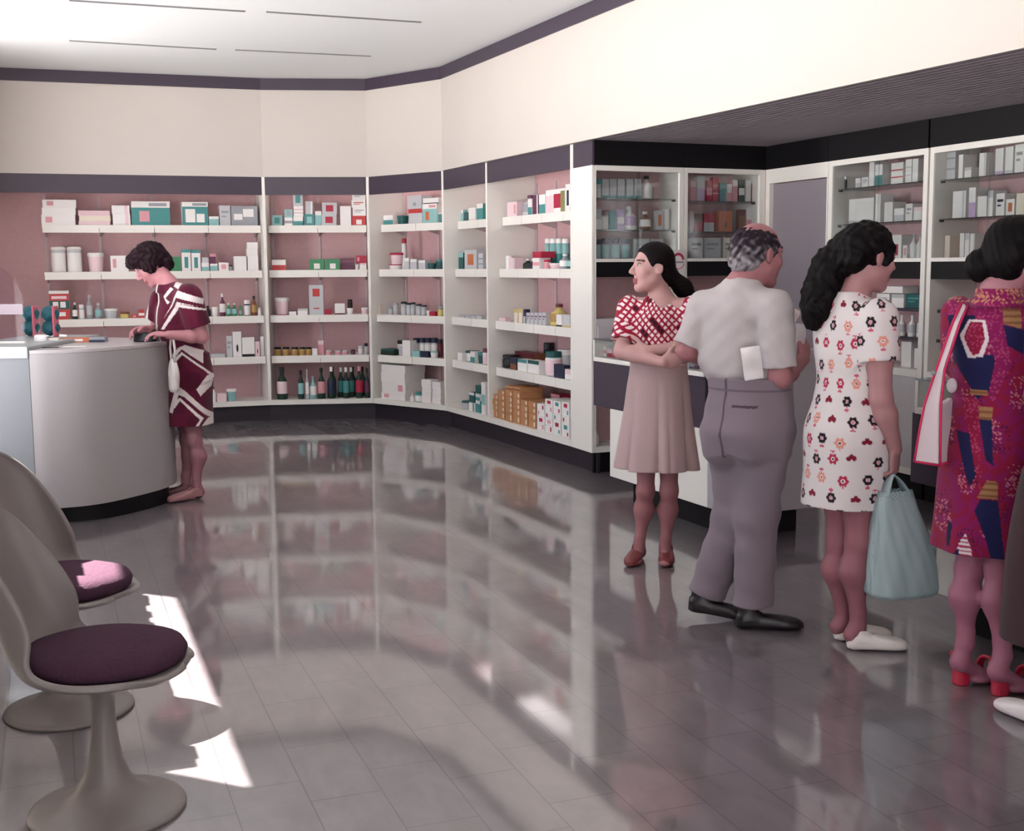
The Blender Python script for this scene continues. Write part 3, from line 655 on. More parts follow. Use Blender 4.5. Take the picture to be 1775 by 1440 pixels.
# ===== 1  young woman with crossed arms
def woman_crossed_arms():
    P = depthP(5.92); fb = nv(XY(-.25, -.97, 0)); rb = nv(crs(fb, UP)); t = person('young woman with crossed arms in a red and white checked blouse and beige skirt', (.70, 5.92))
    ax = (rb, fb, UP); o = XY(.712, 5.94, 0)
    hc = P(1131, 464); neck = P(1147, 519, .01); F = Field(XY(.35, 5.55, 0), XY(1.08, 6.25, 1.58), HS)
    hf = nv(XY(-.97, -.22, .03)); L, hx, paint = head(F, hc, hf, nv(XY(-.06, 0, 1)), .98, neck, .045)
    shR, elR, wrR = P(1093, 533, .06), P(1077, 609, -.03), P(1150, 628, -.20)
    shL, elL, wrL = P(1201, 534, -.05), P(1199, 603, -.10), P(1120, 607, -.11)
    F.cap(shR, shL, .05, .05, .04); F.loft(o, ax, [(.78, 0, 0, .15, .10), (.96, 0, 0, .115, .08), (1.15, 0, 0, .125, .085), (1.27, 0, 0, .07, .06)], .03)
    F.cap(P(1147, 534, .0), neck, .062, .05, .03)
    arm(F, shR, elR, wrR, .95); arm(F, shL, elL, wrL, .95)
    hand(F, wrR, nv(XY(.85, .12, .12)), nv(XY(.1, 1, .1)), nv(XY(0, -.1, 1)), (.25, .45, .35), .92, thumb=.2)
    hand(F, wrL, nv(XY(-.80, .5, -.1)), nv(XY(.78, .62, 0)), nv(XY(0, -.2, 1)), (.2, .3, .3), .9, thumb=.1)
    knR, knL = P(1119, 850, -.02), P(1160, 850, -.04); anR, anL = P(1108, 944, -.0), P(1153, 946, -.02)
    leg(F, P(1122, 715), knR, anR, -fb, .80); leg(F, P(1158, 715), knL, anL, -fb, .80)
    dR_, dL_ = nv(XY(-.32, -.95, 0)), nv(XY(-.12, -.99, 0)); foot(F, anR, dR_, .82, .02); foot(F, anL, dL_, .82, .02)
    sk = XY(184, 142, 140)
    def bc(V):
        c = np.tile(sk, (len(V), 1)); z = V[:, 2]; c[z < .6] = (152, 100, 104); return paint(c * 1.0 if False else c, None, None) if False else paint(V, c, None)
    body = F.mesh('body', M_skin, None, bc)
    # hair: parted, drawn back into a long loose tail
    H = Field(XY(.45, 5.6, 1.1), XY(1.1, 6.3, 1.62), HS)
    H.ell(L(0, -.014, .036), (.083, .097, .090), hx, .01); H.ell(L(0, -.058, -.01), (.066, .048, .07), hx, .02)
    H.cap(L(0, -.088, -.030), P(1184, 499, .05), .038, .040, .03); H.cap(P(1184, 499, .05), P(1206, 532, .05), .042, .030, .03); H.cap(P(1207, 530, .05), P(1211, 560, .03), .030, .016, .02)
    r, f, u = hx; H.noise(*strands(r * .6 + u, f, .0022, 300))
    H.ell(L(0, .075, -.040), (.10, .075, .098), hx, .006, 'sub'); H.ell(L(0, .098, .030), (.10, .06, .05), hx, .012, 'sub')
    for s in (-1, 1): H.ell(L(s * .082, .004, -.012), (.020, .024, .034), hx, .006, 'sub')
    hair = H.mesh('hair', M_hair, None, flat((13, 7, 9)))
    # blouse
    G = Field(XY(.35, 5.6, .9), XY(1.1, 6.25, 1.42), HS)
    G.loft(o, ax, [(.93, 0, 0, .130, .096), (.99, 0, 0, .131, .10), (1.10, 0, .008, .143, .112), (1.18, 0, .01, .150, .115), (1.25, 0, 0, .135, .088), (1.30, 0, -.01, .062, .064), (1.315, 0, -.01, .05, .055)], .02)
    for a, b, k in ((shR, elR, 1), (shL, elL, -1)):
        d = nv(b - a); e = a + d * .175; G.cap(a + XY(0, 0, -.005), e + d * .02, .066, .064, .035, cut=[(e, d)]); G.cap(e - d * .01 + d * .06, e - d * .2, .052, .052, .0, 'sub') if False else None
    G.cutplane(XY(0, 0, .925), -UP)
    G.loft(neck + XY(0, 0, -.06), frame(fb), [(.0, 0, 0, .075, .072), (.03, 0, 0, .066, .066), (.055, 0, .004, .064, .070)], .012)
    G.cap(neck + XY(0, 0, -.01), neck + XY(0, 0, .05), .049, .049, .0, 'sub')
    G.cap(P(1147, 519, -.06), P(1150, 556, -.17), .03, .008, .01, 'sub')
    def blouse(V):
        p = V - o; a = p @ rb; z = V[:, 2]; th = np.arctan2(p @ rb, p @ fb); side = np.minimum(np.linalg.norm(V - shR, axis=1), np.linalg.norm(V - shL, axis=1))
        uu = np.where(side < .12, a * 1.0 + (p @ fb) * .6, th * .145); per = .036
        q1 = ((uu + z) / per) % 1; q2 = ((uu - z) / per) % 1
        c = np.tile(XY(150, 22, 52), (len(V), 1)); w = (np.abs(q1 - .5) < .30) & (np.abs(q2 - .5) < .30); c[w] = (226, 208, 212)
        i, j = np.floor((uu + z) / per), np.floor((uu - z) / per); bl = (hsh(i, j, i * 0 + 3) > .90); c[bl & (np.abs(q1 - .5) < .45) & (np.abs(q2 - .5) < .45)] = (52, 14, 30)
        return c
    bl = G.mesh('blouse', M_cloth, None, blouse)
    # flared skirt with soft folds
    S = Field(XY(.38, 5.6, .4), XY(1.05, 6.3, 1.02), HS)
    secs = [(.462, .0, 0, .200, .175), (.60, 0, 0, .182, .155), (.75, 0, 0, .163, .128), (.86, 0, 0, .152, .118), (.94, 0, 0, .141, .108), (.985, 0, 0, .137, .105)]
    md = lambda th, s: 1 + np.clip((.93 - s) / .44, 0, 1) * (.05 * np.sin(th * 7 + .6) - .17 * (1 - np.abs(np.sin(th * 3.5 + .35))) ** 3 - .08 * (1 - np.abs(np.sin(th * 2.5 + 1.3))) ** 4 + .04)
    S.loft(o, ax, secs, .0, mod=md); S.loft(o, ax, [(.44, 0, 0, .202, .177)] + secs[1:4], .0, 'sub', mod=md, shrink=.011)
    skt = S.mesh('skirt', M_cloth, None, flat((176, 150, 150)))
    s1 = shoe('shoe', P(1107, 968, .05) * XY(1, 1, 0) - dR_ * .04, dR_, .235, .040, .075, (110, 44, 48), None, .025)
    s2 = shoe('shoe', P(1155, 969, .05) * XY(1, 1, 0) - dL_ * .04, dL_, .235, .040, .075, (110, 44, 48), None, .025)
    adopt(t, body, hair, bl, skt, s1, s2)
woman_crossed_arms()
# ===== 2  man in a white shirt, walking to the right
def man_white_shirt():
    P = depthP(4.8); fb = nv(XY(.42, .90, 0)); rb = nv(crs(fb, UP)); t = person('grey-haired man in a white short-sleeved shirt and grey trousers, mid-stride', (.93, 4.85))
    ax = (rb, fb, UP); hf = nv(XY(.86, .50, -.10)); hc = P(1314, 441, .02); neck = P(1287, 496, .0)
    F = Field(XY(.5, 4.4, 0), XY(1.4, 5.4, 1.62), HS); L, hx, paint = head(F, hc, hf, UP, 1.05, neck, .058)
    shR, elR, wrR = P(1343, 535, -.10), P(1352, 655, -.10), P(1392, 622, .16)
    shL, elL, wrL = P(1222, 535, .10), P(1190, 607, .10), P(1295, 640, .33)
    F.cap(shR, shL, .055, .055, .04); F.cap(P(1284, 545), neck, .07, .06, .03)
    F.loft(XY(.905, 4.86, 0), ax, [(.85, .02, 0, .09, .08), (1.0, .02, 0, .11, .09), (1.2, 0, 0, .15, .11), (1.33, 0, 0, .08, .07)], .03)
    arm(F, shR, elR, wrR, 1.12); arm(F, shL, elL, wrL, 1.1)
    hand(F, wrR, nv(XY(.35, .7, .6)), nv(XY(-.6, .5, 0)), nv(XY(-.3, -.3, 1)), (.5, .6, .4)); hand(F, wrL, nv(XY(.8, .5, .1)), nv(XY(.5, -.8, 0)), nv(XY(0, 0, 1)), (.4, .5, .4))
    hiR, knR, anR = P(1325, 752, -.03), P(1312, 890, -.02), P(1306, 1042, -.02); hiL, knL, anL = P(1275, 755, .06), P(1274, 890, .10), P(1228, 1022, .14)
    leg(F, hiR, knR, anR, -fb, .78); leg(F, hiL, knL, anL, -fb, .78)
    def bc(V):
        c = np.tile(XY(156, 104, 108), (len(V), 1)); return paint(V, c, None, (60, 50, 52))
    body = F.mesh('body', M_skin, None, bc)
    H = Field(XY(.6, 4.5, 1.3), XY(1.25, 5.2, 1.66), .0036); r, f, u = hx
    H.ell(L(0, -.018, .026), (.086, .106, .085), hx, .01); H.ell(L(0, -.065, -.02), (.072, .055, .065), hx, .02)
    H.noise(.0035, lambda X, Y, Z: np.sin(X * 170 + 2 * np.sin(Z * 90)) * np.sin(Y * 160 + 1.5 * np.sin(X * 80)) + .6 * np.sin(Z * 190 + Y * 60))
    H.ell(L(0, .085, -.05), (.12, .085, .12), hx, .006, 'sub'); H.ell(L(0, .035, .118), (.068, .125, .062), hx, .010, 'sub'); H.ell(L(0, .09, .075), (.11, .055, .075), hx, .01, 'sub')
    for s in (-1, 1): H.ell(L(s * .086, -.006, -.014), (.022, .028, .040), hx, .006, 'sub')
    H.cutplane(L(0, -.05, -.082), -nv(u + f * -.25))
    def hcol(V):
        p = V - hc; n = .5 + .25 * np.sin(V[:, 0] * 150 + 2 * np.sin(V[:, 2] * 120)) + .25 * np.sin(V[:, 1] * 170 + V[:, 2] * 140 + 2 * np.sin(V[:, 0] * 90)); z = p @ u; m = np.clip(n * .95 - z * 8 - .10, 0, .9)[:, None]
        return XY(34, 26, 34) * (1 - m) + XY(150, 146, 150) * m
    hair = H.mesh('hair', M_hair, None, hcol)
    G = Field(XY(.5, 4.45, .88), XY(1.35, 5.35, 1.46), HS); o = XY(.905, 4.86, 0)
    sl = lambda th, s: 1 + .016 * np.sin(th * 3 + s * 26) + .010 * np.sin(th * 5 - s * 40) + np.clip((1.02 - s) / .1, 0, 1) * .02 * np.sin(th * 9 + s * 30)
    G.loft(o, ax, [(.935, .022, .005, .138, .110), (.985, .020, .0, .146, .122), (1.03, .012, -.002, .164, .140), (1.08, .002, -.004, .168, .142), (1.2, 0, -.006, .166, .134), (1.29, 0, -.006, .150, .105), (1.345, 0, -.002, .10, .085), (1.375, 0, .006, .068, .07)], .02, mod=sl)
    G.cap(P(1284, 540, .01), neck + XY(0, 0, -.02), .098, .080, .04); G.cap(shR + XY(0, 0, .006), P(1284, 530), .070, .085, .03); G.cap(shL + XY(0, 0, .006), P(1284, 530), .070, .085, .03)
    for a, b, R, ln in ((shR, elR, .072, .225), (shL, elL, .068, .16)):
        d = nv(b - a); e = a + d * ln; G.cap(a, e + d * .03, R, R * .90, .014, cut=[(e, d)])
    G.noise(.0032, lambda X, Y, Z: np.sin(Z * 46 + X * 38 + 3 * np.sin(X * 15 + Z * 9)) * .6 + .4 * np.sin(Z * 75 - X * 52 + Y * 30))
    cax = frame(fb, nv(UP + fb * .35)); G.loft(neck + XY(0, 0, -.035), cax, [(.0, 0, 0, .088, .084), (.03, 0, 0, .078, .076), (.062, 0, 0, .071, .071)], .006)
    G.cap(neck + XY(0, 0, .0), neck + nv(UP + fb * .35) * .08, .062, .060, .0, 'sub'); G.cutplane(XY(0, 0, .94), -UP)
    shirt = G.mesh('shirt', vcmat('shirt_cotton', .8, .2, bump=.08), None, flat((176, 168, 170)))
    T = Field(XY(.5, 4.4, .02), XY(1.3, 5.35, 1.02), HS)
    ft = nv(XY(.75, .66, 0)); tax = (nv(crs(ft, UP)), ft, UP); ot = (hiR + hiL) / 2; ot = XY(ot[0], ot[1] + .01, 0)
    T.loft(ot, tax, [(.72, 0, -.005, .16, .15), (.80, 0, -.012, .174, .164), (.90, 0, -.006, .176, .155), (.985, 0, 0, .172, .150), (1.006, 0, 0, .171, .149)], .03)
    wr = lambda X, Y, Z: np.sin(Z * 34 + 5 * np.sin(X * 9 + Y * 6)) * .5 + .5 * np.sin(Z * 57 + X * 21 + Y * 13)
    for h, k, a in ((hiR, knR, anR), (hiL, knL, anL)):
        hh = h + XY(0, 0, .03); T.cap(hh, k, .112, .084, .05); dd = nv(a - k); T.cap(k, a + dd * .02, .084, .078, .03, cut=[(a + dd * .012, dd)])
    T.ell(hiR - ft * .085 + XY(0, 0, -.01), (.085, .085, .10), None, .04); T.ell(hiL - ft * .085 + XY(0, 0, -.01), (.085, .085, .10), None, .04)
    T.noise(.0042, wr)
    def tcol(V):
        c = np.tile(XY(122, 109, 118), (len(V), 1)); z = V[:, 2]; p = V - ot; a = p @ tax[0]; bk = (p @ ft) < 0; c[bk & (np.abs(z - .905) < .005) & (a > .035) & (a < .125)] = (72, 60, 70); c[bk & (np.abs(a) < .005) & (z > .70)] = (84, 72, 82); c[np.abs(z - .966) < .004] = (100, 88, 98); return c
    trs = T.mesh('trousers', M_cloth, None, tcol)
    d1 = nv(XY(1, -.06, 0)); s1 = shoe('shoe', P(1276, 1085, -.02) * XY(1, 1, 0), d1, .265, .048, .10, (24, 16, 20), None, .03, sole=(14, 10, 12))
    d2 = nv(XY(.95, -.18, 0)); hp = P(1192, 1063, .13); hp[2] = .03; s2 = shoe('shoe', hp, d2, .265, .048, .10, (28, 18, 22), None, .03, tilt=.12, sole=(14, 10, 12))
    adopt(t, body, hair, shirt, trs, s1, s2)
man_white_shirt()
# ===== 3  woman in the flowered dress
def woman_flowered_dress():
    P = depthP(4.55); fb = nv(XY(.78, .62, 0)); rb = nv(crs(fb, UP)); t = person('woman in a white flowered dress and white shoes, holding a pale carrier bag', (1.28, 4.55))
    ax = (rb, fb, UP); o = XY(1.262, 4.57, 0); hf = nv(XY(.92, .36, -.16)); hc = P(1507, 446, .0); neck = P(1478, 514, .02)
    F = Field(XY(.95, 4.2, 0), XY(1.65, 4.95, 1.64), HS); L, hx, paint = head(F, hc, hf, nv(UP + hf * .12), 1.0, neck, .048)
    shR, elR, wrR = P(1522, 552, -.10), P(1527, 690, -.13), P(1551, 778, -.11); shL, elL, wrL = P(1450, 548, .14), P(1462, 670, .16), P(1490, 720, .30)
    F.cap(shR, shL, .05, .05, .04); F.cap(P(1476, 548, .02), neck, .068, .052, .03)
    F.loft(o, ax, [(.80, 0, 0, .14, .11), (.98, 0, 0, .115, .09), (1.15, 0, 0, .13, .095), (1.3, 0, 0, .07, .06)], .03)
    arm(F, shR, elR, wrR, 1.08); arm(F, shL, elL, wrL, 1.0)
    hand(F, wrR, nv(XY(.0, -.03, -1)), nv(XY(-.8, .6, 0)), nv(XY(.6, .75, 0)), (1.0, 1.25, .9), 1.0, thumb=1.0); hand(F, wrL, nv(XY(.8, .6, 0)), nv(XY(.6, -.8, 0)), UP, (.6, .7, .5))
    hiR, knR, anR = P(1484, 790, -.04), P(1488, 935, -.06), P(1487, 1082, -.05); hiL, knL, anL = P(1460, 790, .05), P(1455, 935, .05), P(1462, 1075, .06)
    back = -nv(XY(.95, .2, 0)); leg(F, hiR, knR, anR, back, .93); leg(F, hiL, knL, anL, back, .93); d1 = nv(XY(1, -.05, 0)); d2 = nv(XY(1, .08, 0)); foot(F, anR, d1, .84, .035); foot(F, anL, d2, .84, .035)
    def bc(V):
        c = np.tile(XY(164, 120, 122), (len(V), 1)); c[V[:, 2] < .62] = (142, 90, 98); return paint(V, c, None, (20, 12, 14))
    body = F.mesh('body', M_skin, None, bc)
    H = Field(XY(.85, 4.25, 1.05), XY(1.6, 5.0, 1.66), HS); r, f, u = hx
    H.ell(L(0, -.024, .036), (.086, .108, .094), hx, .01); H.ell(L(0, -.075, .0), (.075, .055, .075), hx, .02)
    for s in (-1, 1): H.ell(L(s * .068, .022, .018), (.022, .036, .046), hx, .015)
    tail = [(P(1462, 432, .03), .058), (P(1440, 462, .04), .066), (P(1423, 505, .04), .064), (P(1416, 540, .03), .056), (P(1410, 560, .03), .03)]
    for (a, ra), (b, rb_) in zip(tail, tail[1:]): H.cap(a, b, ra, rb_, .03)
    H.noise(.0042, lambda X, Y, Z: np.sin(X * 120 + 2 * np.sin(Z * 50)) * np.sin(Y * 120 + Z * 40) + .5 * np.sin(Z * 130 + X * 70))
    H.ell(L(0, .098, -.045), (.11, .075, .115), hx, .008, 'sub')
    for s in (-1, 1): H.ell(L(s * .086, -.004, -.016), (.020, .022, .036), hx, .005, 'sub')
    hair = H.mesh('hair', M_hair, None, flat((9, 5, 7)))
    G = Field(XY(.95, 4.2, .45), XY(1.68, 4.95, 1.42), .004)
    secs = [(.545, -.01, 0, .170, .150), (.70, 0, 0, .170, .152), (.82, 0, -.008, .168, .148), (.93, 0, -.004, .142, .122), (1.02, 0, 0, .130, .108), (1.12, 0, .006, .146, .118), (1.21, 0, .004, .154, .115), (1.28, 0, -.004, .120, .088), (1.325, 0, -.012, .07, .068), (1.345, 0, -.012, .056, .058)]
    md = lambda th, s: 1 + .012 * np.sin(th * 4 + s * 9) + np.clip((.8 - s) / .3, 0, 1) * .02 * np.sin(th * 6 + 1)
    G.loft(o, ax, secs, .02, mod=md); G.loft(o, ax, [(.52, -.01, 0, .17, .144)] + secs[1:3], .0, 'sub', mod=md, shrink=.012)
    for a, b, R, ln in ((shR, elR, .074, .155), (shL, elL, .072, .155)):
        d = nv(b - a); e = a + d * ln; G.cap(a, e + d * .02, R, R * .98, .04, cut=[(e, d)])
    dR2 = nv(elR - shR)
    def flowers(V):
        p = V - o; arm_ = np.linalg.norm(crs(V - shR, dR2), axis=1) < .085; arm_ &= ((V - shR) @ rb > -.035) & (V[:, 2] > 1.02)
        th = np.arctan2(-(p @ rb), -(p @ fb)); q = V - shR; b1 = nv(crs(dR2, fb)); b2 = crs(dR2, b1); uu = np.where(arm_, np.arctan2(q @ b1, q @ b2) * .075 + .5, th * .155); z = np.where(arm_, 1.31 - q @ dR2, V[:, 2])
        c = np.tile(XY(208, 200, 201), (len(V), 1)); cu, cv = .080, .070; row = np.floor(z / cv); col = np.floor(uu / cu + .5 * (row % 2))
        jx = (hsh(row, col, row * 0 + 1) - .5) * .022; jy = (hsh(row, col, row * 0 + 2) - .5) * .016; kind = hsh(row, col, row * 0 + 5)
        x = (uu / cu + .5 * (row % 2) - col - .5) * cu - jx; y = (z / cv - row - .5) * cv - jy; rr = np.hypot(x, y); fi = np.arctan2(y, x); R = .0190 * (1 + .13 * np.cos(6 * fi))
        blk = kind < .36; red = (kind >= .36) & (kind < .54); org = (kind >= .54) & (kind < .70); hrt = kind >= .70
        sg = np.where(hsh(row, col, row * 0 + 9) > .5, 1, -1); ys = y * sg
        for m, cc, ce in ((blk, (26, 18, 26), (206, 170, 182)), (red, (168, 36, 72), (90, 26, 40)), (org, (208, 140, 126), (214, 190, 186))):
            st = m & (np.abs(x) < .0022) & (ys < -.012) & (ys > -.036); c[st] = (196, 90, 116)
            lf = m & (np.hypot(np.abs(x) - .0055, (ys + .030) * 1.3) < .0045); c[lf] = (186, 66, 92)
            k = m & (rr < R) & (rr > .0078); c[k] = cc; k = m & (rr <= .0078) & (rr > .004); c[k] = ce if cc[0] < 100 else (224, 206, 204); k = m & (rr <= .004); c[k] = (190, 110, 120) if cc[0] < 100 else (60, 20, 34)
        ht = hrt & ((np.hypot(np.abs(x) - .009, y - .001) < .0092) | (np.hypot(x, y - .011) < .007) ) & (y > -.008); c[ht] = (120, 22, 46)
        return c
    dr = G.mesh('dress', M_cloth, None, flowers, 1)
    s1 = shoe('shoe', P(1468, 1126, -.05) * XY(1, 1, 0), d1, .225, .043, .080, (226, 218, 214), None, .034, sole=None); s2 = shoe('shoe', P(1446, 1121, .06) * XY(1, 1, 0), d2, .225, .043, .080, (222, 214, 210), None, .034, sole=None)
    adopt(t, body, hair, dr, s1, s2); return wrR
WR3 = woman_flowered_dress()
# ===== 4  woman with the bun, at the right
def woman_with_bun():
    P = depthP(4.08); fb = nv(XY(.55, .83, 0)); rb = nv(crs(fb, UP)); t = person('woman with a black bun in a pink, navy and gold patchwork dress and red heels', (1.60, 4.1))
    ax = (rb, fb, UP); o = XY(1.635, 4.12, 0); hf = nv(XY(.86, .48, -.10)); hc = P(1764, 446, .02); neck = P(1730, 505, .0)
    F = Field(XY(1.25, 3.7, 0), XY(2.05, 4.6, 1.64), HS); L, hx, paint = head(F, hc, hf, UP, 1.0, neck, .050)
    shR, shL = o + rb * .150 + fb * .015 + UP * 1.275, o - rb * .136 + fb * .015 + UP * 1.275; elR, wrR = P(1812, 670, -.05), P(1830, 640, .20); elL, wrL = P(1662, 655, .18), P(1715, 640, .38)
    F.cap(shR, shL, .05, .05, .04); F.cap(P(1724, 552, .02), neck, .055, .050, .03)
    F.loft(o, ax, [(.80, 0, 0, .14, .11), (.98, 0, 0, .115, .09), (1.15, 0, 0, .13, .095), (1.3, 0, 0, .07, .06)], .03)
    arm(F, shR, elR, wrR, 1.05); arm(F, shL, elL, wrL, 1.0); hand(F, wrR, fb, nv(rb * -1), UP, (.4, .5, .4)); hand(F, wrL, fb, rb, UP, (.4, .5, .4))
    hiR, knR, anR = P(1726, 840, -.03), P(1732, 985, -.05), P(1738, 1136, -.10); hiL, knL, anL = P(1698, 840, .04), P(1680, 985, .04), P(1673, 1115, .0)
    bk = -nv(XY(.7, .7, 0)); leg(F, hiR, knR, anR, bk, .88); leg(F, hiL, knL, anL, bk, .88); d1 = nv(XY(.85, .4, 0)); foot(F, anR, d1, .9, .075); foot(F, anL, d1, .9, .075)
    def bc(V):
        c = np.tile(XY(162, 112, 122), (len(V), 1)); c[V[:, 2] < .6] = (150, 92, 112); return paint(V, c, None, (20, 12, 14))
    body = F.mesh('body', M_skin, None, bc)
    H = Field(XY(1.3, 3.8, 1.25), XY(2.0, 4.5, 1.68), HS); r, f, u = hx
    H.ell(L(0, -.020, .042), (.090, .110, .094), hx, .01); H.ell(L(0, -.075, -.005), (.078, .055, .075), hx, .02); H.ell(L(0, -.06, -.05), (.062, .04, .04), hx, .02)
    bun = P(1699, 460, .03); H.ell(bun, (.050, .050, .056), hx, .006)
    for s in (-1, 1): H.ell(L(s * .070, .026, .0), (.020, .030, .050), hx, .015)
    H.noise(*strands(nv(r + u * .4), f, .0022, 260)); H.ell(L(0, .098, -.045), (.11, .072, .112), hx, .008, 'sub')
    for s in (-1, 1): H.ell(L(s * .090, -.002, -.022), (.018, .022, .032), hx, .005, 'sub')
    hair = H.mesh('hair', M_hair, None, flat((8, 5, 7)))
    G = Field(XY(1.25, 3.75, .42), XY(2.05, 4.55, 1.42), HS)
    secs = [(.475, 0, 0, .195, .165), (.62, 0, 0, .182, .160), (.80, 0, -.006, .174, .152), (.93, 0, 0, .150, .125), (1.02, 0, 0, .140, .115), (1.13, 0, .004, .155, .120), (1.22, 0, .002, .162, .115), (1.285, 0, -.004, .125, .09), (1.33, 0, -.010, .075, .072), (1.36, 0, -.006, .064, .066)]
    md = lambda th, s: 1 + np.clip((.85 - s) / .35, 0, 1) * .04 * np.sin(th * 6 + .5) + .008 * np.sin(th * 4 + s * 20)
    G.loft(o, ax, secs, .02, mod=md); G.loft(o, ax, [(.45, 0, 0, .196, .167)] + secs[1:3], .0, 'sub', mod=md, shrink=.012)
    for a, b, R, ln in ((shR, elR, .072, .24), (shL, elL, .060, .20)):
        d = nv(b - a); e = a + d * ln; G.cap(a, e + d * .02, R, R * 1.0, .04, cut=[(e, d)])
    G.loft(neck + XY(0, 0, -.05), frame(fb, nv(UP + fb * .3)), [(0, 0, 0, .085, .082), (.035, 0, 0, .074, .074), (.06, 0, 0, .070, .072)], .01); G.cap(neck, neck + UP * .1, .053, .053, .0, 'sub')
    K = 4.08 / F_PX; X = lambda px: (px - 887.5) * K; Z = lambda py: EYE - (py - 453) * K
    PG = lambda *q: [(X(a), Z(b)) for a, b in q]
    NAVY, MAG, CRIM, GOLD, CREAM, DK = (24, 24, 66), (122, 18, 78), (128, 16, 54), (150, 110, 76), (206, 192, 196), (70, 10, 50)
    shapes = [(MAG, PG((1640, 480), (1775, 480), (1775, 560), (1640, 560))), (NAVY, PG((1640, 545), (1690, 545), (1725, 668), (1700, 690), (1655, 625))), (NAVY, PG((1690, 612), (1733, 612), (1722, 668), (1712, 668))),
              (CREAM, PG((1679, 552), (1708, 552), (1716, 585), (1706, 616), (1680, 618), (1664, 580))), (CRIM, PG((1682, 556), (1703, 556), (1709, 585), (1699, 610), (1690, 614), (1683, 606), (1671, 582))),
              (MAG, PG((1708, 552), (1742, 530), (1758, 628), (1728, 690), (1716, 690), (1728, 622))), (GOLD, PG((1737, 532), (1768, 532), (1771, 567), (1739, 558))), (NAVY, PG((1739, 560), (1775, 568), (1775, 610), (1748, 595))),
              (GOLD, PG((1686, 672), (1718, 674), (1718, 682), (1686, 682))), (CRIM, PG((1670, 682), (1702, 690), (1710, 800), (1715, 860), (1690, 770))), (GOLD, PG((1702, 700), (1728, 702), (1726, 724), (1704, 722))), (NAVY, PG((1704, 724), (1726, 724), (1732, 800), (1718, 790))),
              (NAVY, PG((1664, 745), (1688, 748), (1702, 820), (1692, 840), (1684, 820))), (GOLD, PG((1722, 825), (1742, 828), (1740, 858), (1705, 858))), (NAVY, PG((1712, 858), (1742, 860), (1760, 975), (1738, 975), (1722, 925), (1702, 880))),
              (CREAM, PG((1688, 921), (1700, 950), (1700, 972), (1677, 968), (1674, 945))), (NAVY, PG((1664, 965), (1677, 948), (1677, 975), (1662, 975))), (NAVY, PG((1655, 905), (1664, 910), (1660, 950), (1654, 950)))]
    def patch(V):
        x, z = V[:, 0] - (V[:, 1] - 4.08) * .395, V[:, 2]; n = np.sin(x * 61 + 3 * np.sin(z * 37)) * np.sin(z * 53 + 2 * np.sin(x * 47)); n2 = np.sin(x * 210 + 3 * np.sin(z * 140)) * np.sin(z * 190 + 2 * np.sin(x * 170))
        c = np.where((n > 0)[:, None], XY(*CRIM), XY(*MAG)).astype(float); fl = (n2 > .45) & (np.sin(x * 40) * np.sin(z * 22 + 1) > .35); c[fl] = (178, 110, 126); dk = (n2 < -.55) & (np.sin(x * 33 + 1) * np.sin(z * 27) > .3); c[dk] = DK
        for col, P_ in shapes:
            m = inpoly(x, z, P_); c[m] = col
            if col == CREAM and P_[0][1] < .8: c[m & (np.sin(z * 430) < -.2)] = (150, 40, 80)
            if col == GOLD: c[m & (np.sin(z * 300) < -.4)] = (120, 78, 52)
            if col in (CRIM, MAG): c[m & (n2 > .5)] = (160, 60, 98)
        cl = (z > 1.315); c[cl & (n2 > .15)] = (176, 120, 92); return c
    dr = G.mesh('dress', M_cloth, None, patch, 1)
    hh = .07; RED = (176, 34, 62)
    shs = []
    for hp in (P(1655, 1182, .02), P(1722, 1205, -.09)):
        hp = hp * XY(1, 1, 0); S = Field(hp - XY(.12, .12, .02), hp + XY(.32, .32, .2), .0036); r_ = nv(crs(d1, UP)); B = lambda y, z: hp + d1 * y + UP * z
        S.loft(hp, (r_, d1, UP), [(0, 0, .028, .026, .026), (.03, 0, .028, .026, .026), (.068, 0, .03, .030, .032)], .006, pw=3)
        S.loft(B(0, 0), (r_, UP, d1), [(.0, 0, .070, .027, .010), (.06, 0, .068, .032, .010), (.12, 0, .030, .036, .012), (.17, 0, .014, .042, .014), (.225, 0, .013, .030, .012)], .006, pw=2.6)
        S.ell(B(.02, .105), (.036, .034, .017), (r_, d1, UP), .0); S.ell(B(.03, .105), (.031, .030, .05), (r_, d1, UP), .0, 'sub')
        S.loft(B(.14, 0), (r_, UP, d1), [(.0, 0, .045, .042, .042), (.035, 0, .036, .045, .040)], .0); S.loft(B(.13, 0), (r_, UP, d1), [(.0, 0, .040, .036, .038), (.055, 0, .030, .038, .034)], .0, 'sub')
        S.cap(B(.0, .068), B(.0, .100), .008, .006, .006); shs.append(S.mesh('shoe', vcmat('shoe_leather', .4, .5), None, flat(RED), 1))
    adopt(t, body, hair, dr, *shs)
    # white shoulder bag with red piping
    b = empty('shoulder_bag', (1.42, 4.2, 0)); tag(b, 'white shoulder bag with red piping hanging from the shoulder of the woman with the bun', 'bag')
    fpt = [P(1667, 524, .05), P(1650, 560, .02), P(1622, 640, .0), P(1602, 700, -.01), P(1594, 740, -.01), P(1584, 800, -.01), P(1628, 806, -.03), P(1628, 760, -.03), P(1629, 700, -.03), P(1636, 640, -.02), P(1662, 560, .0), P(1676, 530, .04)]
    def sheet(pts, name, m, off, parent):
        mb = MB(); n = len(pts); q = [p + off for p in pts]; mb.v = [tuple(p) for p in pts] + [tuple(p) for p in q]; h = n // 2
        for i in range(h - 1):
            a, b_, c, d = i, i + 1, n - 2 - i, n - 1 - i; mb.f += [(a, b_, c, d), (n + d, n + c, n + b_, n + a)]; mb.m += [0, 0]
        for i in range(n): mb.f.append((i, (i + 1) % n, n + (i + 1) % n, n + i)); mb.m.append(0)
        return mb.build(name, m, None, bevel=.006)
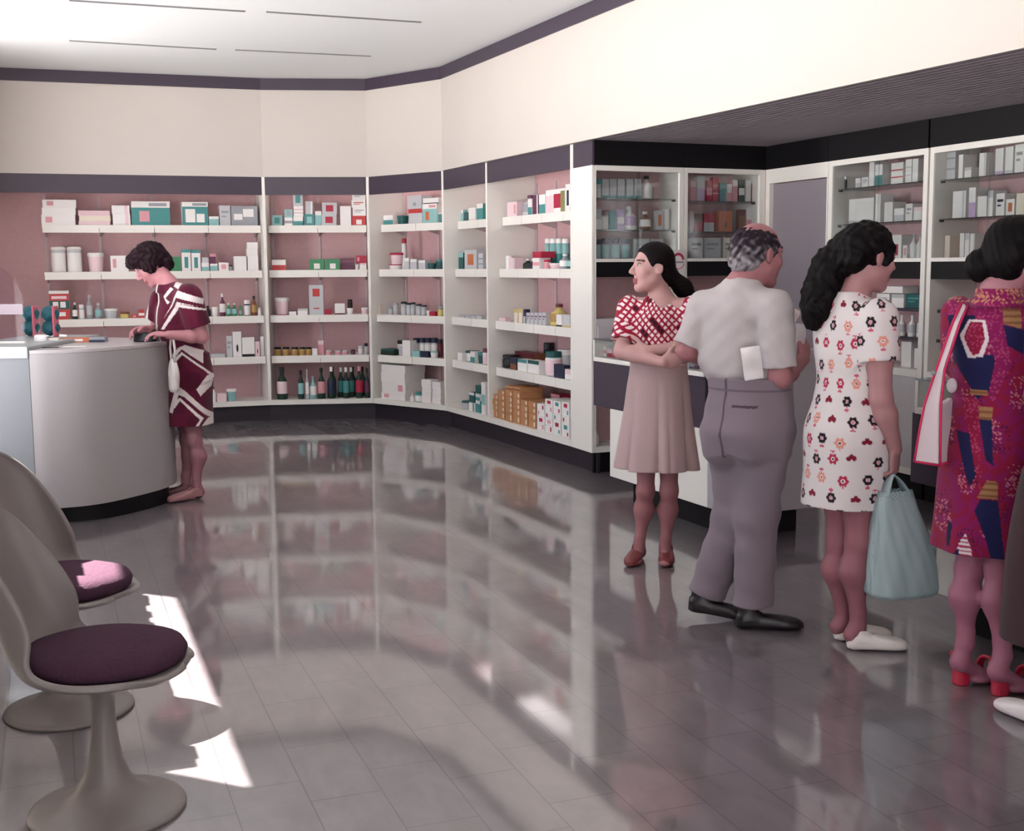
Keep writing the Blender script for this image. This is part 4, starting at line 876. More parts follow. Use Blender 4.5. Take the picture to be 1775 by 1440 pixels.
    M_bag = mat('white_canvas', (206, 192, 198), .8, .2, bump=.1, nscale=200); M_pipe = mat('red_piping', (190, 36, 84), .6, .3)
    front = sheet(fpt, 'front_panel', M_bag, XY(.015, .045, 0), b)
    sd_ = [P(1630, 704, -.025), P(1629, 760, -.025), P(1629, 806, -.025), P(1657, 796, .08), P(1656, 750, .08), P(1652, 690, .08)]
    side = sheet(sd_, 'side_panel', mat('white_canvas', (206, 192, 198)), XY(-.004, .04, 0), b)
    pipe1 = MB().tube([fpt[i] + XY(0, -.004, 0) for i in (0, 1, 2, 3, 4, 5)] + [fpt[5] + XY(.004, -.004, 0), fpt[6] + XY(0, -.006, 0)], .004).build('piping', M_pipe, None, smooth=True)
    pipe2 = MB().tube([fpt[i] + XY(.002, -.006, 0) for i in (6, 7, 8, 9, 10, 11)], .004).build('piping', M_pipe, None, smooth=True)
    pipe3 = MB().tube([P(1629, 806, -.03), P(1657, 796, .075)], .004).build('piping', M_pipe, None, smooth=True)
    snap = MB().lathe([(.009, 0), (.009, .003), (.005, .005)], 14).build('snap', M_metal, None); snap.matrix_world = Matrix.Translation(Vector(P(1618, 646, -.012))) @ Matrix.Rotation(math.pi / 2, 4, 'X')
    roll = Field(P(1650, 668, .05) - .08, P(1650, 668, .05) + .08, .004); roll.ell(P(1650, 668, .04), (.017, .02, .026), None, .0); rl = roll.mesh('cloth_bundle', M_cloth, None, flat((196, 184, 190)))
    for q in (front, side, pipe1, pipe2, pipe3, snap): q.parent = b; q.matrix_parent_inverse = Matrix.Translation(-Vector(b.location))
    tag(rl, 'small white cloth bundle tucked in the white shoulder bag', 'bundle')
woman_with_bun()
# ===== 5  person at the right edge of the picture
def person_at_edge():
    P = depthP(3.68); fb = nv(XY(-.08, .99, 0)); rb = nv(crs(fb, UP)); t = person('person in dark brown clothes and white shoes, cut off by the right edge', (1.70, 3.66)); ax = (rb, fb, UP); o = XY(1.76, 3.66, 0)
    hf = nv(XY(.3, .95, 0)); hc = o + XY(.03, .02, 1.50); neck = o + XY(0, -.005, 1.37); F = Field(XY(1.25, 3.25, 0), XY(2.15, 4.15, 1.7), .0055); L, hx, paint = head(F, hc, hf, UP, 1.0, neck, .05)
    sh = [o + rb * s * .130 + UP * 1.29 for s in (1, -1)]; el = [sh[0] + rb * .05 - UP * .25 - fb * .03, sh[1] + rb * .02 - UP * .25 + fb * .05]; wr = [o + rb * .16 + fb * .2 + UP * 1.0, o - rb * .06 + fb * .24 + UP * 1.02]
    F.loft(o, ax, [(.8, 0, 0, .14, .11), (1.0, 0, 0, .12, .09), (1.2, 0, 0, .13, .09), (1.3, 0, 0, .07, .06)], .03); F.cap(sh[0], sh[1], .05, .05, .04)
    for s, e, w in zip(sh, el, wr): arm(F, s, e, w, 1.0)
    hand(F, wr[0], fb, -rb, UP); hand(F, wr[1], fb, rb, UP, (.4, .5, .4))
    for s in (1, -1):
        h = o + rb * s * .08 + UP * .8; k = o + rb * s * .085 + UP * .46; a = o + rb * s * .09 + UP * .09; leg(F, h, k, a, -fb, .95); foot(F, a, fb, .9, .03)
    body = F.mesh('body', M_skin, None, lambda V: paint(V, np.tile(XY(160, 108, 116), (len(V), 1)), None))
    H = Field(XY(1.4, 3.4, 1.3), XY(2.0, 3.95, 1.7), .005); H.ell(L(0, -.022, .036), (.086, .106, .092), hx, .01); H.cap(L(0, -.06, 0), L(0, -.06, -.10), .07, .06, .03); H.ell(L(0, .098, -.04), (.11, .075, .11), hx, .008, 'sub'); hair = H.mesh('hair', M_hair, None, flat((26, 16, 18)))
    G = Field(XY(1.25, 3.25, .2), XY(2.15, 4.15, 1.42), .0055); G.loft(o, ax, [(.30, -.06, 0, .205, .17), (.55, -.06, 0, .195, .16), (.80, -.045, 0, .175, .145), (1.0, -.005, 0, .145, .12), (1.15, 0, 0, .16, .12), (1.25, 0, 0, .15, .10), (1.33, 0, 0, .075, .07), (1.36, 0, 0, .06, .06)], .02); G.loft(o, ax, [(.27, -.06, 0, .195, .16), (.5, -.06, 0, .18, .15)], 0, 'sub')
    for s, e, w in zip(sh, el, wr):
        d = nv(e - s); G.cap(s, e, .07, .06, .03); d = nv(w - e); G.cap(e, w, .06, .048, .03, cut=[(w - d * .05, d)])
    co = G.mesh('coat', M_cloth, None, flat((58, 38, 42)))
    s1 = shoe('shoe', XY(1.665, 3.66, 0), nv(XY(-.34, .94, 0)), .235, .044, .08, (222, 212, 214), None, .03, sole=None); s2 = shoe('shoe', (o + rb * .09 - fb * .06) * XY(1, 1, 0), nv(fb), .24, .044, .08, (222, 212, 214), None, .03, sole=None)
    adopt(t, body, hair, co, s1, s2)
person_at_edge()
# ===== 6  woman bending over the desk at the left
def woman_at_desk():
    D = 7.72; P = depthP(D); fb = nv(XY(-.84, -.54, 0)); rb = nv(crs(fb, UP)); t = person('dark-haired woman in a maroon and white banded dress leaning on the curved desk', (-1.98, 7.72))
    hip = P(326, 640, .02); neck = P(292, 493, -.05); lean = nv(neck - hip); rb = nv(rb - lean * (rb @ lean)); ax = (rb, nv(crs(lean, rb)), lean); ax0 = (nv(crs(fb, UP)), fb, UP)
    hc = P(260, 459, -.03); hf = nv(XY(-.72, -.36, -.62)); u_ = nv(UP + hf * .3)
    F = Field(XY(-2.55, 7.2, 0), XY(-1.65, 8.15, 1.62), HS); L, hx, paint = head(F, hc, hf, u_, 1.0, neck, .05)
    shL, elL, wrL = P(327, 514, -.18), P(350, 584, -.16), P(292, 580, -.30); shR, elR, wrR = P(281, 520, .10), P(268, 578, .10), P(258, 570, -.14)
    F.cap(shL, shR, .05, .05, .04); F.cap(P(300, 520, -.03), neck, .075, .055, .03)
    F.loft(hip, ax, [(-.05, 0, 0, .14, .11), (.15, 0, 0, .12, .095), (.33, 0, 0, .13, .10), (.47, 0, 0, .07, .06)], .03)
    arm(F, shL, elL, wrL, 1.05); arm(F, shR, elR, wrR, 1.0)
    hand(F, wrL, nv(XY(-.95, -.15, .10)), nv(XY(0, .15, -1)), nv(XY(-.1, -1, 0) * -1), (.45, .5, .4), 1.0, thumb=.5); hand(F, wrR, nv(XY(-.75, -.5, -.05)), nv(XY(.35, -.4, -.9)), nv(XY(.5, -.8, 0)), (.5, .6, .4), 1.0, thumb=.5)
    hiL, knL, anL = P(330, 695, -.03), P(337, 762, -.05), P(341, 842, -.06); hiR, knR, anR = P(322, 695, .05), P(325, 762, .06), P(322, 834, .05)
    leg(F, hiL, knL, anL, -fb, .88); leg(F, hiR, knR, anR, -fb, .88); d1 = nv(XY(-.72, -.68, 0)); d2 = nv(XY(-.96, -.28, 0)); foot(F, anL, d1, .80, .02); foot(F, anR, d2, .80, .02)
    def bc(V):
        c = np.tile(XY(178, 122, 128), (len(V), 1)); c[V[:, 2] < .5] = (142, 96, 104); return paint(V, c, None, (50, 30, 34))
    body = F.mesh('body', M_skin, None, bc)
    H = Field(XY(-2.6, 7.3, 1.2), XY(-1.9, 8.1, 1.68), HS); r, f, u = hx
    H.ell(L(0, -.018, .040), (.098, .118, .098), hx, .01); H.ell(L(0, -.085, -.03), (.075, .05, .075), hx, .03); H.ell(L(0, .060, .075), (.080, .055, .050), hx, .03)
    for s in (-1, 1): H.ell(L(s * .078, .020, .010), (.024, .045, .055), hx, .02)
    H.noise(.006, lambda X, Y, Z: np.sin(X * 110 + 2 * np.sin(Z * 60)) * np.sin(Y * 100 + 1.5 * np.sin(X * 60)) * .8 + .5 * np.sin(Z * 120 + Y * 50))
    H.ell(L(0, .115, -.050), (.12, .085, .098), hx, .008, 'sub'); hair = H.mesh('hair', M_hair, None, lambda V: np.where((np.sin(V[:, 0] * 130) * np.sin(V[:, 2] * 120) > .3)[:, None], XY(34, 15, 24), XY(25, 11, 18)))
    G = Field(XY(-2.5, 7.25, .42), XY(-1.6, 8.15, 1.48), HS)
    G.loft(hip, ax, [(-.06, 0, 0, .155, .13), (.06, 0, 0, .142, .125), (.16, 0, 0, .142, .122), (.28, 0, .006, .158, .130), (.38, 0, 0, .155, .115), (.46, 0, -.005, .10, .085), (.50, 0, -.01, .066, .068)], .03)
    og = XY(hip[0], hip[1], 0); G.loft(og, ax0, [(.470, -.0, .02, .170, .158), (.62, 0, .015, .166, .156), (.78, 0, .0, .164, .15), (.92, 0, 0, .150, .13)], .04, mod=lambda th, s: 1 + np.clip((.8 - s) / .3, 0, 1) * .03 * np.sin(th * 6)); G.loft(og, ax0, [(.44, 0, .02, .158, .146), (.62, 0, .015, .15, .14)], .0, 'sub')
    for a, b, R, ln in ((shL, elL, .078, .19), (shR, elR, .075, .14)):
        d = nv(b - a); e = a + d * ln; G.cap(a, e + d * .02, R, R, .04, cut=[(e, d)])
    G.cap(shL - lean * .01, neck - lean * .05, .075, .075, .03); nf = frame(fb, nv(UP + fb * .7)); G.loft(neck - nf[2] * .05, nf, [(0, 0, 0, .085, .08), (.05, 0, 0, .072, .07)], .012); G.cap(neck, neck + nf[2] * .1, .053, .053, .0, 'sub')
    K = D / F_PX; X = lambda px: (px - 887.5) * K + .004; Z = lambda py: EYE - (py - 465) * K; PG = lambda *q: [(X(a), Z(b)) for a, b in q]
    MR, WH, DK = (86, 18, 44), (214, 202, 200), (52, 10, 30)
    bands = [(WH, PG((286, 568), (325, 502), (366, 516), (366, 530), (326, 524), (296, 568))), (MR, PG((290, 568), (323, 521), (368, 531), (368, 526), (322, 514), (284, 568))), (WH, PG((296, 568), (326, 530), (370, 536), (370, 533), (324, 524), (292, 568))),
             (WH, PG((296, 513), (310, 497), (316, 500), (300, 516), (308, 522), (303, 526))), (WH, PG((318, 486), (330, 490), (326, 500), (316, 496))), (WH, PG((255, 505), (262, 510), (260, 552), (276, 566), (284, 560), (282, 572), (262, 562), (252, 548))),
             (WH, PG((303, 615), (318, 600), (330, 595), (358, 606), (358, 628), (324, 602), (310, 618))), (WH, PG((308, 628), (325, 612), (360, 640), (372, 655), (372, 648), (358, 634), (324, 607), (306, 622))),
             (WH, PG((346, 672), (364, 648), (372, 650), (368, 668), (352, 684))), (WH, PG((298, 710), (312, 662), (330, 676), (372, 720), (372, 730), (326, 684), (316, 680), (304, 712))), (WH, PG((310, 690), (318, 685), (356, 722), (336, 752), (330, 752), (350, 724), (318, 690), (308, 704))), (WH, PG((340, 752), (362, 722), (374, 726), (362, 750)))]
    def dress(V):
        x, z = V[:, 0] - (V[:, 1] - 7.6) * -.12, V[:, 2]; c = np.tile(XY(*MR), (len(V), 1)); n = np.sin(x * 31) * np.sin(z * 23); c[n < -.2] = (74, 14, 38)
        for col, Q in bands: c[inpoly(x, z, Q)] = col
        c[(np.abs((V - hip) @ rb) < .012) & ((V - hip) @ ax[1] > .06) & (z > 1.0)] = WH; return c
    dr = G.mesh('dress', M_cloth, None, dress, 1)
    s1 = shoe('shoe', P(350, 861, -.04) * XY(1, 1, 0), d1, .235, .043, .075, (150, 106, 108), None, .03); s2 = shoe('shoe', P(336, 856, .06) * XY(1, 1, 0), d2, .235, .043, .075, (112, 62, 70), None, .03)
    adopt(t, body, hair, dr, s1, s2)
    # purse under the hands, handbag on the arm
    pc = P(252, 583, -.10); S = Field(pc - .16, pc + .16, .004); S.loft(XY(pc[0], pc[1], 1.0), (XY(1, 0, 0), XY(0, 1, 0), UP), [(0.001, 0, 0, .072, .05), (.05, 0, 0, .068, .046), (.085, 0, 0, .045, .03)], 0, pw=2.6); pu = S.mesh('purse', mat('black_leather', (14, 14, 24), .4, .5)); tag(pu, 'small black purse under the hands of the woman at the desk', 'purse')
    hb = empty('handbag', tuple(P(303, 640, -.28))); tag(hb, 'pale handbag with looped handles hanging from the arm of the woman at the desk', 'bag'); q0 = P(301, 650, -.26)
    S = Field(q0 - XY(.12, .12, .2), q0 + XY(.12, .12, .2), .004); S.loft(q0, (rb, fb, UP), [(-.105, 0, 0, .030, .020), (-.08, 0, 0, .045, .028), (0, 0, 0, .050, .030), (.07, 0, 0, .034, .022), (.10, 0, 0, .02, .014)], 0, pw=2.4, mod=lambda th, s: 1 + .05 * np.sin(th * 5 + s * 30)); bb = S.mesh('bag_body', mat('pale_leather', (206, 196, 194), .6, .3), None)
    hd = [MB().tube([q0 + UP * .08 + rb * s, q0 + UP * .16 + rb * s * 1.6, q0 + UP * .235 + rb * s * .6, q0 + UP * .262 - rb * s * .3], .0075).build('handle', mat('pale_leather', (206, 196, 194)), None, smooth=True) for s in (.028, -.028)]
    for q in [bb] + hd: q.parent = hb; q.matrix_parent_inverse = Matrix.Translation(-Vector(hb.location))
woman_at_desk()
# ------------------------------------------------------------------ things the people hold
def carrier_bag():
    P = depthP(4.5); b = empty('carrier_bag', tuple(P(1560, 1020, -.05))); tag(b, 'pale blue-green plastic carrier bag held by the woman in the flowered dress', 'bag')
    c = P(1562, 930, -.06); c = XY(c[0], c[1], 0); zt = P(1550, 836)[2]; zb = P(1560, 1024)[2]; axx = (nv(XY(.96, .28, 0)), nv(XY(-.28, .96, 0)), UP)
    m = bpy.data.materials.new('blue_green_film'); m.use_nodes = True; nt = m.node_tree; pr = nt.nodes['Principled BSDF']; pr.inputs['Base Color'].default_value = rgb(200, 214, 216); pr.inputs['Roughness'].default_value = .3
    tr = nt.nodes.new('ShaderNodeBsdfTransparent'); tr.inputs[0].default_value = rgb(205, 228, 232); mx = nt.nodes.new('ShaderNodeMixShader'); mx.inputs[0].default_value = .66
    tl = nt.nodes.new('ShaderNodeBsdfTranslucent'); tl.inputs[0].default_value = rgb(180, 212, 218); m2 = nt.nodes.new('ShaderNodeMixShader'); m2.inputs[0].default_value = .25
    nt.links.new(pr.outputs[0], m2.inputs[1]); nt.links.new(tl.outputs[0], m2.inputs[2]); nt.links.new(tr.outputs[0], mx.inputs[1]); nt.links.new(m2.outputs[0], mx.inputs[2]); nt.links.new(mx.outputs[0], nt.nodes['Material Output'].inputs[0])
    S = Field(c + XY(-.22, -.2, zb - .03), c + XY(.24, .2, zt + .05), .004); fold = lambda th, s: 1 + (.035 * np.abs(np.sin(th * 3.5 + s * 7 + 1)) - .02 + .022 * np.sin(th * 9 - s * 16) + .012 * np.sin(th * 17 + s * 31)) * np.clip((zt - s) / .2 + .35, .3, 1)
    H_ = zt - zb; secs = [(zb, .008, 0, .118, .066), (zb + .02, .008, 0, .134, .082), (zb + H_ * .35, -.002, 0, .120, .078), (zb + H_ * .65, -.016, 0, .098, .060), (zb + H_ * .84, -.028, 0, .080, .040), (zb + H_ * .97, -.030, 0, .066, .026)]
    S.loft(c, axx, secs, 0, mod=fold, pw=3.2); S.loft(c, axx, [(a + (.004 if i == 0 else 0) + (.02 if i == 5 else 0), *r_) for i, (a, *r_) in enumerate(secs)], 0, 'sub', mod=fold, pw=3.2, shrink=.0065)
    bb = S.mesh('bag_body', m, None); hs = []
    top = P(1549, 822, -.11)
    for s in (-1, 1):
        e = c + axx[0] * (-.030 + s * .050) + UP * (zb + H_ * .91); mb = MB(); n0 = 9
        for k in range(n0):
            tt = k / (n0 - 1); pnt = e * (1 - tt) + top * tt + UP * .012 * math.sin(math.pi * tt); wv = axx[1] * (.028 * (1 - tt) + .008); mb.v += [tuple(pnt - wv), tuple(pnt + wv)]
        for k in range(n0 - 1): mb.f.append((2 * k, 2 * k + 1, 2 * k + 3, 2 * k + 2)); mb.m.append(0)
        h = mb.build('handle', m, None, smooth=True); so_ = h.modifiers.new('thick', 'SOLIDIFY'); so_.thickness = .002; hs.append(h)
    cont = MB().box(-.055, -.03, 0, .05, .03, .17).build('parcel', mat('pink_wrap', (206, 160, 166), .7, .2), None, loc=tuple(c + axx[0] * -.02 + UP * (zb + .16)), rz=math.atan2(axx[0][1], axx[0][0]), bevel=.012)
    tag(cont, 'pink-wrapped parcel inside the pale carrier bag', 'parcel'); cont.location = tuple(c + axx[0] * -.02 + UP * (zb + .02))
    for q in [bb] + hs: q.parent = b; q.matrix_parent_inverse = Matrix.Translation(-Vector(b.location))
carrier_bag()
def paper(name, label, cat, cpx, dy, w, h, d, col, rx, rz, D=4.8):
    P = depthP(D); mb = MB(); n = 6
    for j in range(n + 1):
        for i in range(2):
            z = -h / 2 + h * j / n; b = .010 * math.sin(2.2 * j / n * math.pi); mb.v += [(-w / 2, b + (i * d), z), (w / 2, b * .6 + (i * d), z)]
    for j in range(n):
        a = 4 * j; mb.f += [(a, a + 1, a + 5, a + 4), (a + 2, a + 6, a + 7, a + 3), (a, a + 4, a + 6, a + 2), (a + 1, a + 3, a + 7, a + 5)]; mb.m += [0] * 4
    a = 4 * n; mb.f += [(0, 2, 3, 1), (a, a + 1, a + 3, a + 2)]; mb.m += [0, 0]
    o = mb.build(name, mat('paper_' + cat.replace(' ', '_') + str(col[0]), col, .8, .2), None, loc=tuple(P(*cpx, dy)), rz=rz, smooth=True); o.rotation_euler = (rx, math.radians(0), rz); o.modifiers.new('b', 'BEVEL').width = .003
    return tag(o, label, cat)
pk = paper('paper_packet', 'white paper packet held under the elbow of the man in the white shirt', 'packet', (1304, 630), -.205, .072, .125, .012, (216, 210, 212), math.radians(6), math.radians(-8)); pk.rotation_euler.y = math.radians(-9)
pb = paper('paper_bag', 'crumpled white paper bag the man in the white shirt carries in front', 'bag', (1380, 590), .16, .085, .14, .05, (196, 192, 196), math.radians(-5), math.radians(20)); pb.rotation_euler.y = math.radians(6)
pl = paper('leaflet', 'white leaflet sticking out of the paper bag the man carries', 'leaflet', (1374, 546), .18, .055, .065, .004, (226, 214, 214), math.radians(-10), math.radians(15)); pl.rotation_euler.y = math.radians(28)
# ------------------------------------------------------------------ goods on the shelves
CLR = dict(w=(232, 228, 226), cr=(228, 216, 200), lg=(190, 190, 194), g=(150, 152, 158), t=(70, 138, 138), lt=(138, 184, 184), dt=(28, 84, 84), gr=(62, 132, 92), dg=(24, 48, 40), p=(214, 150, 160), lp=(228, 200, 206), c=(168, 34, 64), r=(190, 60, 62), dr=(96, 28, 40), pl=(96, 50, 76), br=(122, 74, 52), am=(168, 130, 74), y=(204, 184, 110), n=(34, 40, 66), k=(24, 22, 28), o=(196, 110, 70), tn=(184, 132, 92), li=(186, 160, 196), ol=(130, 130, 80), s=(176, 180, 184))
def GM(k): return mat('pack_' + {'w': 'white', 'cr': 'cream', 'lg': 'light_grey', 'g': 'grey', 't': 'teal', 'lt': 'pale_teal', 'dt': 'dark_teal', 'gr': 'green', 'dg': 'dark_green', 'p': 'pink', 'lp': 'pale_pink', 'c': 'crimson', 'r': 'red', 'dr': 'dark_red', 'pl': 'plum', 'br': 'brown', 'am': 'amber', 'y': 'yellow', 'n': 'navy', 'k': 'black', 'o': 'orange', 'tn': 'tan', 'li': 'lilac', 'ol': 'olive', 's': 'silver'}[k], CLR[k], .5, .4)
def packbox(name, w, d, h, cols, rects, loc, rz):
    "carton: front face split along the printed areas, one connected mesh"
    xs = sorted({0, 1} | {v for r in rects for v in r[:2]}); ys = sorted({0, 1} | {v for r in rects for v in r[2:4]}); nx, ny = len(xs), len(ys)
    mb = MB(); mb.v = [((x - .5) * w, 0, y * h) for y in ys for x in xs]
    def mi(cx, cy):
        m = 0
        for r in rects:
            if r[0] < cx < r[1] and r[2] < cy < r[3]: m = r[4]
        return m
    for j in range(ny - 1):
        for i in range(nx - 1): a = j * nx + i; mb.f.append((a, a + 1, a + nx + 1, a + nx)); mb.m.append(mi((xs[i] + xs[i + 1]) / 2, (ys[j] + ys[j + 1]) / 2))
    B = len(mb.v); mb.v += [(-w / 2, d, 0), (w / 2, d, 0), (w / 2, d, h), (-w / 2, d, h)]
    bot = list(range(nx)); top = [(ny - 1) * nx + i for i in range(nx)]; lf = [j * nx for j in range(ny)]; rt = [j * nx + nx - 1 for j in range(ny)]
    mb.f += [tuple([B, B + 1] + bot[::-1]), tuple(top + [B + 2, B + 3]), tuple(lf[::-1] + [B, B + 3]), tuple(rt + [B + 2, B + 1]), (B + 1, B, B + 3, B + 2)]; mb.m += [0] * 5
    return mb.build(name, [GM(c) for c in cols], None, loc, rz)
PAT = {  # printed areas: x0, x1, y0, y1 (fractions of the front), colour index
    'plain': [], 'mark': [(.12, .32, .25, .8, 1)], 'rmark': [(.68, .88, .2, .8, 1)], 'stripe': [(.72, .9, 0, 1, 1)], 'band': [(0, 1, .3, .62, 1)], 'low': [(0, 1, 0, .5, 1)], 'cap': [(0, 1, .72, 1, 1)], 'dot': [(.25, .75, .22, .78, 1)], 'oval': [(.3, .7, .12, .6, 1)],
    'text': [(.15, .85, .62, .74, 1), (.15, .6, .42, .5, 1)], 'pic': [(0, 1, 0, .74, 1), (.2, .46, .16, .6, 2), (.45, .92, .80, .93, 3)], 'pic2': [(0, 1, 0, .80, 1), (.12, .5, .14, .70, 2), (.55, .86, .14, .5, 2), (.4, .95, .84, .95, 3)], 'blobs': [(.1, .42, .3, .6, 1), (.45, .85, .45, .85, 1)],
    'diam': [(.38, .62, .25, .45, 1), (.44, .56, .2, .5, 1)], 'base': [(0, 1, 0, .14, 1)], 'tin': [(0, 1, .0, .36, 1), (.2, .8, .12, .26, 0), (0, 1, .36, .66, 2), (.18, .45, .42, .62, 0), (.55, .82, .42, .62, 0), (0, 1, .66, .90, 1), (.12, .88, .72, .82, 3)], 'lines': [(0, 1, .30, .36, 1), (0, 1, .63, .69, 1)], 'quad': [(.0, .42, .0, .75, 1), (.42, .78, .2, .8, 2), (.78, 1, 0, .9, 3)], 'dia2': [(.25, .75, .62, .88, 1), (.3, .7, .2, .24, 1)],
    'arch': [(0, 1, 0, .85, 1), (.3, .72, .15, .65, 0)]}
ITEMS = []; RUN = {}
ORD = ['first', 'second', 'third', 'fourth', 'fifth', 'sixth', 'seventh', 'eighth', 'ninth', 'tenth', 'eleventh', 'twelfth']
def place(run, x0, x1, ytop, kind, cols, pat, look, cat, dy=.02, dep=None, base=None, y0=None, group=None):
    "run = (plan point, direction, angle, front offset, shelf height, shelf words)"
    p, d, ang, fr, z, words = run[:6]; n = np.array((-d[1], d[0])); off = n * (fr + dy); q0, q1 = p + off, p + off + d
    zb = z + .0008 if base is None else base; ym = ytop
    u0 = on_plane(x0, ym, q0, q1)[0]; u1 = on_plane(x1, ym, q0, q1)[0]; h = on_plane((x0 + x1) / 2, ytop, q0, q1)[1] - zb; h = max(h, .012)
    if y0 is not None: zb = on_plane((x0 + x1) / 2, y0, q0, q1)[1]; h = on_plane((x0 + x1) / 2, ytop, q0, q1)[1] - zb
    if len(run) > 6: u0 = max(u0, run[6]); u1 = min(max(u1, u0 + .012), run[7])
    w = max(abs(u1 - u0) - .002, .010); room = (run[8] if len(run) > 6 else .5) - fr - dy - .012
    um = (u0 + u1) / 2; pos = q0 + d * um; loc = (pos[0], pos[1], zb); nm = cat.replace(' ', '_')
    if kind == 'box': dd = min(dep or min(.16, max(.04, w * .75)), room); o = packbox(nm, w, dd, h, cols, PAT[pat], loc, ang)
    else:
        r = min(w / 2, .07, room / 2); c = (0, r, 0); G_ = [GM(c_) for c_ in cols]
        if kind == 'bottle':
            b = MB().lathe([(r * .92, 0), (r, h * .03), (r, h * .18), (r, h * .48), (r * .96, h * .56), (r * .5, h * .70), (r * .34, h * .76), (r * .34, h * .86)], 14, c, [0, 0, 1, 1, 0, 0, 0]); o = b.build(nm, G_[:2], None, loc, ang, smooth=True)
            MB().lathe([(r * .40, h * .85), (r * .40, h * .99), (r * .34, h)], 12, c).build('cap', G_[2], o, smooth=False)
        elif kind == 'jar':
            b = MB().lathe([(r * .92, 0), (r, h * .05), (r, h * .25), (r, h * .66), (r * .88, h * .76)], 14, c, [0, 1, 1, 0]); o = b.build(nm, G_[:2], None, loc, ang, smooth=True)
            MB().lathe([(r * .94, h * .75), (r * .96, h * .97), (r * .88, h)], 14, c).build('lid', G_[2], o)
        elif kind == 'tin':
            b = MB().lathe([(r * .98, 0), (r, h * .02), (r, h * .2), (r, h * .75), (r, h * .86), (r * .98, h * .87)], 18, c, [0, 1, 1, 0, 0]); o = b.build(nm, G_[:2], None, loc, ang, smooth=True)
            MB().lathe([(r * 1.02, h * .86), (r * 1.02, h * .93), (r * .9, h * .985), (r * .5, h)], 18, c).build('lid', G_[2], o, smooth=True)
        elif kind == 'tub':
            b = MB().lathe([(r * .8, 0), (r * .84, h * .04), (r * .98, h * .8), (r * .98, h * .82)], 16, c, [0, 1, 0]); o = b.build(nm, G_[:2], None, loc, ang, smooth=True)
            MB().lathe([(r * 1.03, h * .8), (r * 1.03, h * .93), (r * .96, h)], 16, c).build('lid', G_[2], o)
        elif kind == 'tube':
            b = MB().lathe([(r * .96, 0), (r, h * .02), (r, h * .5), (r, h * .84)], 12, c, [0, 1, 0]); o = b.build(nm, G_[:2], None, loc, ang, smooth=True)
            MB().lathe([(r * .98, h * .835), (r * .98, h * .97), (r * .8, h)], 12, c).build('cap', G_[2], o)
    ITEMS.append([o, words, look, cat, x0 + x1, zb, group]); return zb + h + .0006
def stack(run, x0, x1, ys, specs, look, cat, dy=.02, dep=None, group=None):
    "lowest first; ys = top edges"
    b = None
    for i, (yt, (cols, pat)) in enumerate(zip(ys, specs)):
        n = len(ys); pl = 'upper' if n == 2 and i == 1 else 'lower' if n == 2 else 'topmost' if i == n - 1 else 'lowest' if i == 0 else ORD[i] + ' from bottom'
        j = .9 * ((i * 7 + int(x0)) % 3 - 1) * (min(1, (x1 - x0) / 24) if x1 - x0 > 14 else .1); b = place(run, x0 + j, x1 + j * .8, yt, 'box', cols, pat, (pl + ' ' if ' ' not in pl else '') + look + (' ' + pl if ' ' in pl else ''), cat, dy + .005 * ((i * 2 + int(x0)) % 3), dep, b, group=group)
SHW = ['top shelf', 'second shelf', 'third shelf', 'fourth shelf', 'bottom board']
def bay(key, k, name):
    p, q, fronts, depth, W = BAYS[key]; d = unit(q - p); z = SHZ[k] if k < 4 else Z0 + .045; fr = (fronts[k] + .006) if k < 4 else .02
    return (p, d, math.atan2(d[1], d[0]), fr, z, '%s of the %s bay' % (SHW[k], name), .02, W - (.024 if key == 'b5' else .022), depth)
def cab(key, z, words):
    t, p, d, a, depth, ua, ub = CAB[key]; return (p, d, a, .07, z, words, ua, ub, depth)
# ---- left bay
R = bay('b1', 0, 'left'); W1 = (['w'], 'plain')
stack(R, 72, 131, (372, 360, 346), ((['w', 'p'], 'mark'), W1, (['w', 'p'], 'mark')), 'pink-printed white carton, left end', 'carton', dep=.22)
stack(R, 136, 191, (383, 374, 365), ((['lp'], 'plain'), (['cr'], 'plain'), (['lp', 'p'], 'lines')), 'flat pale pink carton', 'carton', dep=.2)
stack(R, 194, 225, (371, 356), ((['w', 'lp'], 'stripe'), (['w', 'lp'], 'stripe')), 'white carton with pale pink stripe', 'carton', dep=.18)
place(R, 227, 294, 349, 'box', ['w', 't', 'p', 'g'], 'pic', 'wide teal and white nappy box with round pink picture', 'nappy box', dep=.16)
place(R, 315, 360, 350, 'box', ['w', 't', 'w', 'g'], 'pic2', 'squarer teal and white box with white picture', 'nappy box', dep=.16)
place(R, 362, 379, 375, 'box', ['lt', 'w'], 'cap', 'small pale teal carton', 'carton')
place(R, 380, 399, 356, 'box', ['lg', 'g'], 'text', 'tall light grey carton', 'carton', dy=.03); place(R, 400, 446, 357, 'box', ['g', 'w'], 'blobs', 'wide grey box with white blobs', 'carton', dy=.03)
R = bay('b1', 1, 'left')
for a in (87, 115): place(R, a, a + 26, 427, 'tin', ['lg', 'w', 'w'], '', 'tall white canister with domed lid', 'canister')
place(R, 147, 184, 438, 'tub', ['w', 'lp', 'w'], '', 'broad white and pale pink tub', 'tub'); place(R, 191, 222, 443, 'box', ['w', 'p'], 'mark', 'white box with pink print', 'carton')
place(R, 293, 313, 445, 'box', ['gr'], 'plain', 'plain green box beside the dark hair', 'carton'); place(R, 314, 330, 432, 'box', ['t', 'w'], 'arch', 'left teal carton with white panel', 'carton'); place(R, 331, 347, 433, 'box', ['t', 'w'], 'arch', 'right teal carton with white panel', 'carton')
z = place(R, 349, 362, 455, 'box', ['w', 'lt'], 'low', 'small white carton under another', 'carton'); place(R, 350, 361, 446, 'box', ['lg'], 'plain', 'small grey carton on top of another', 'carton', base=z)
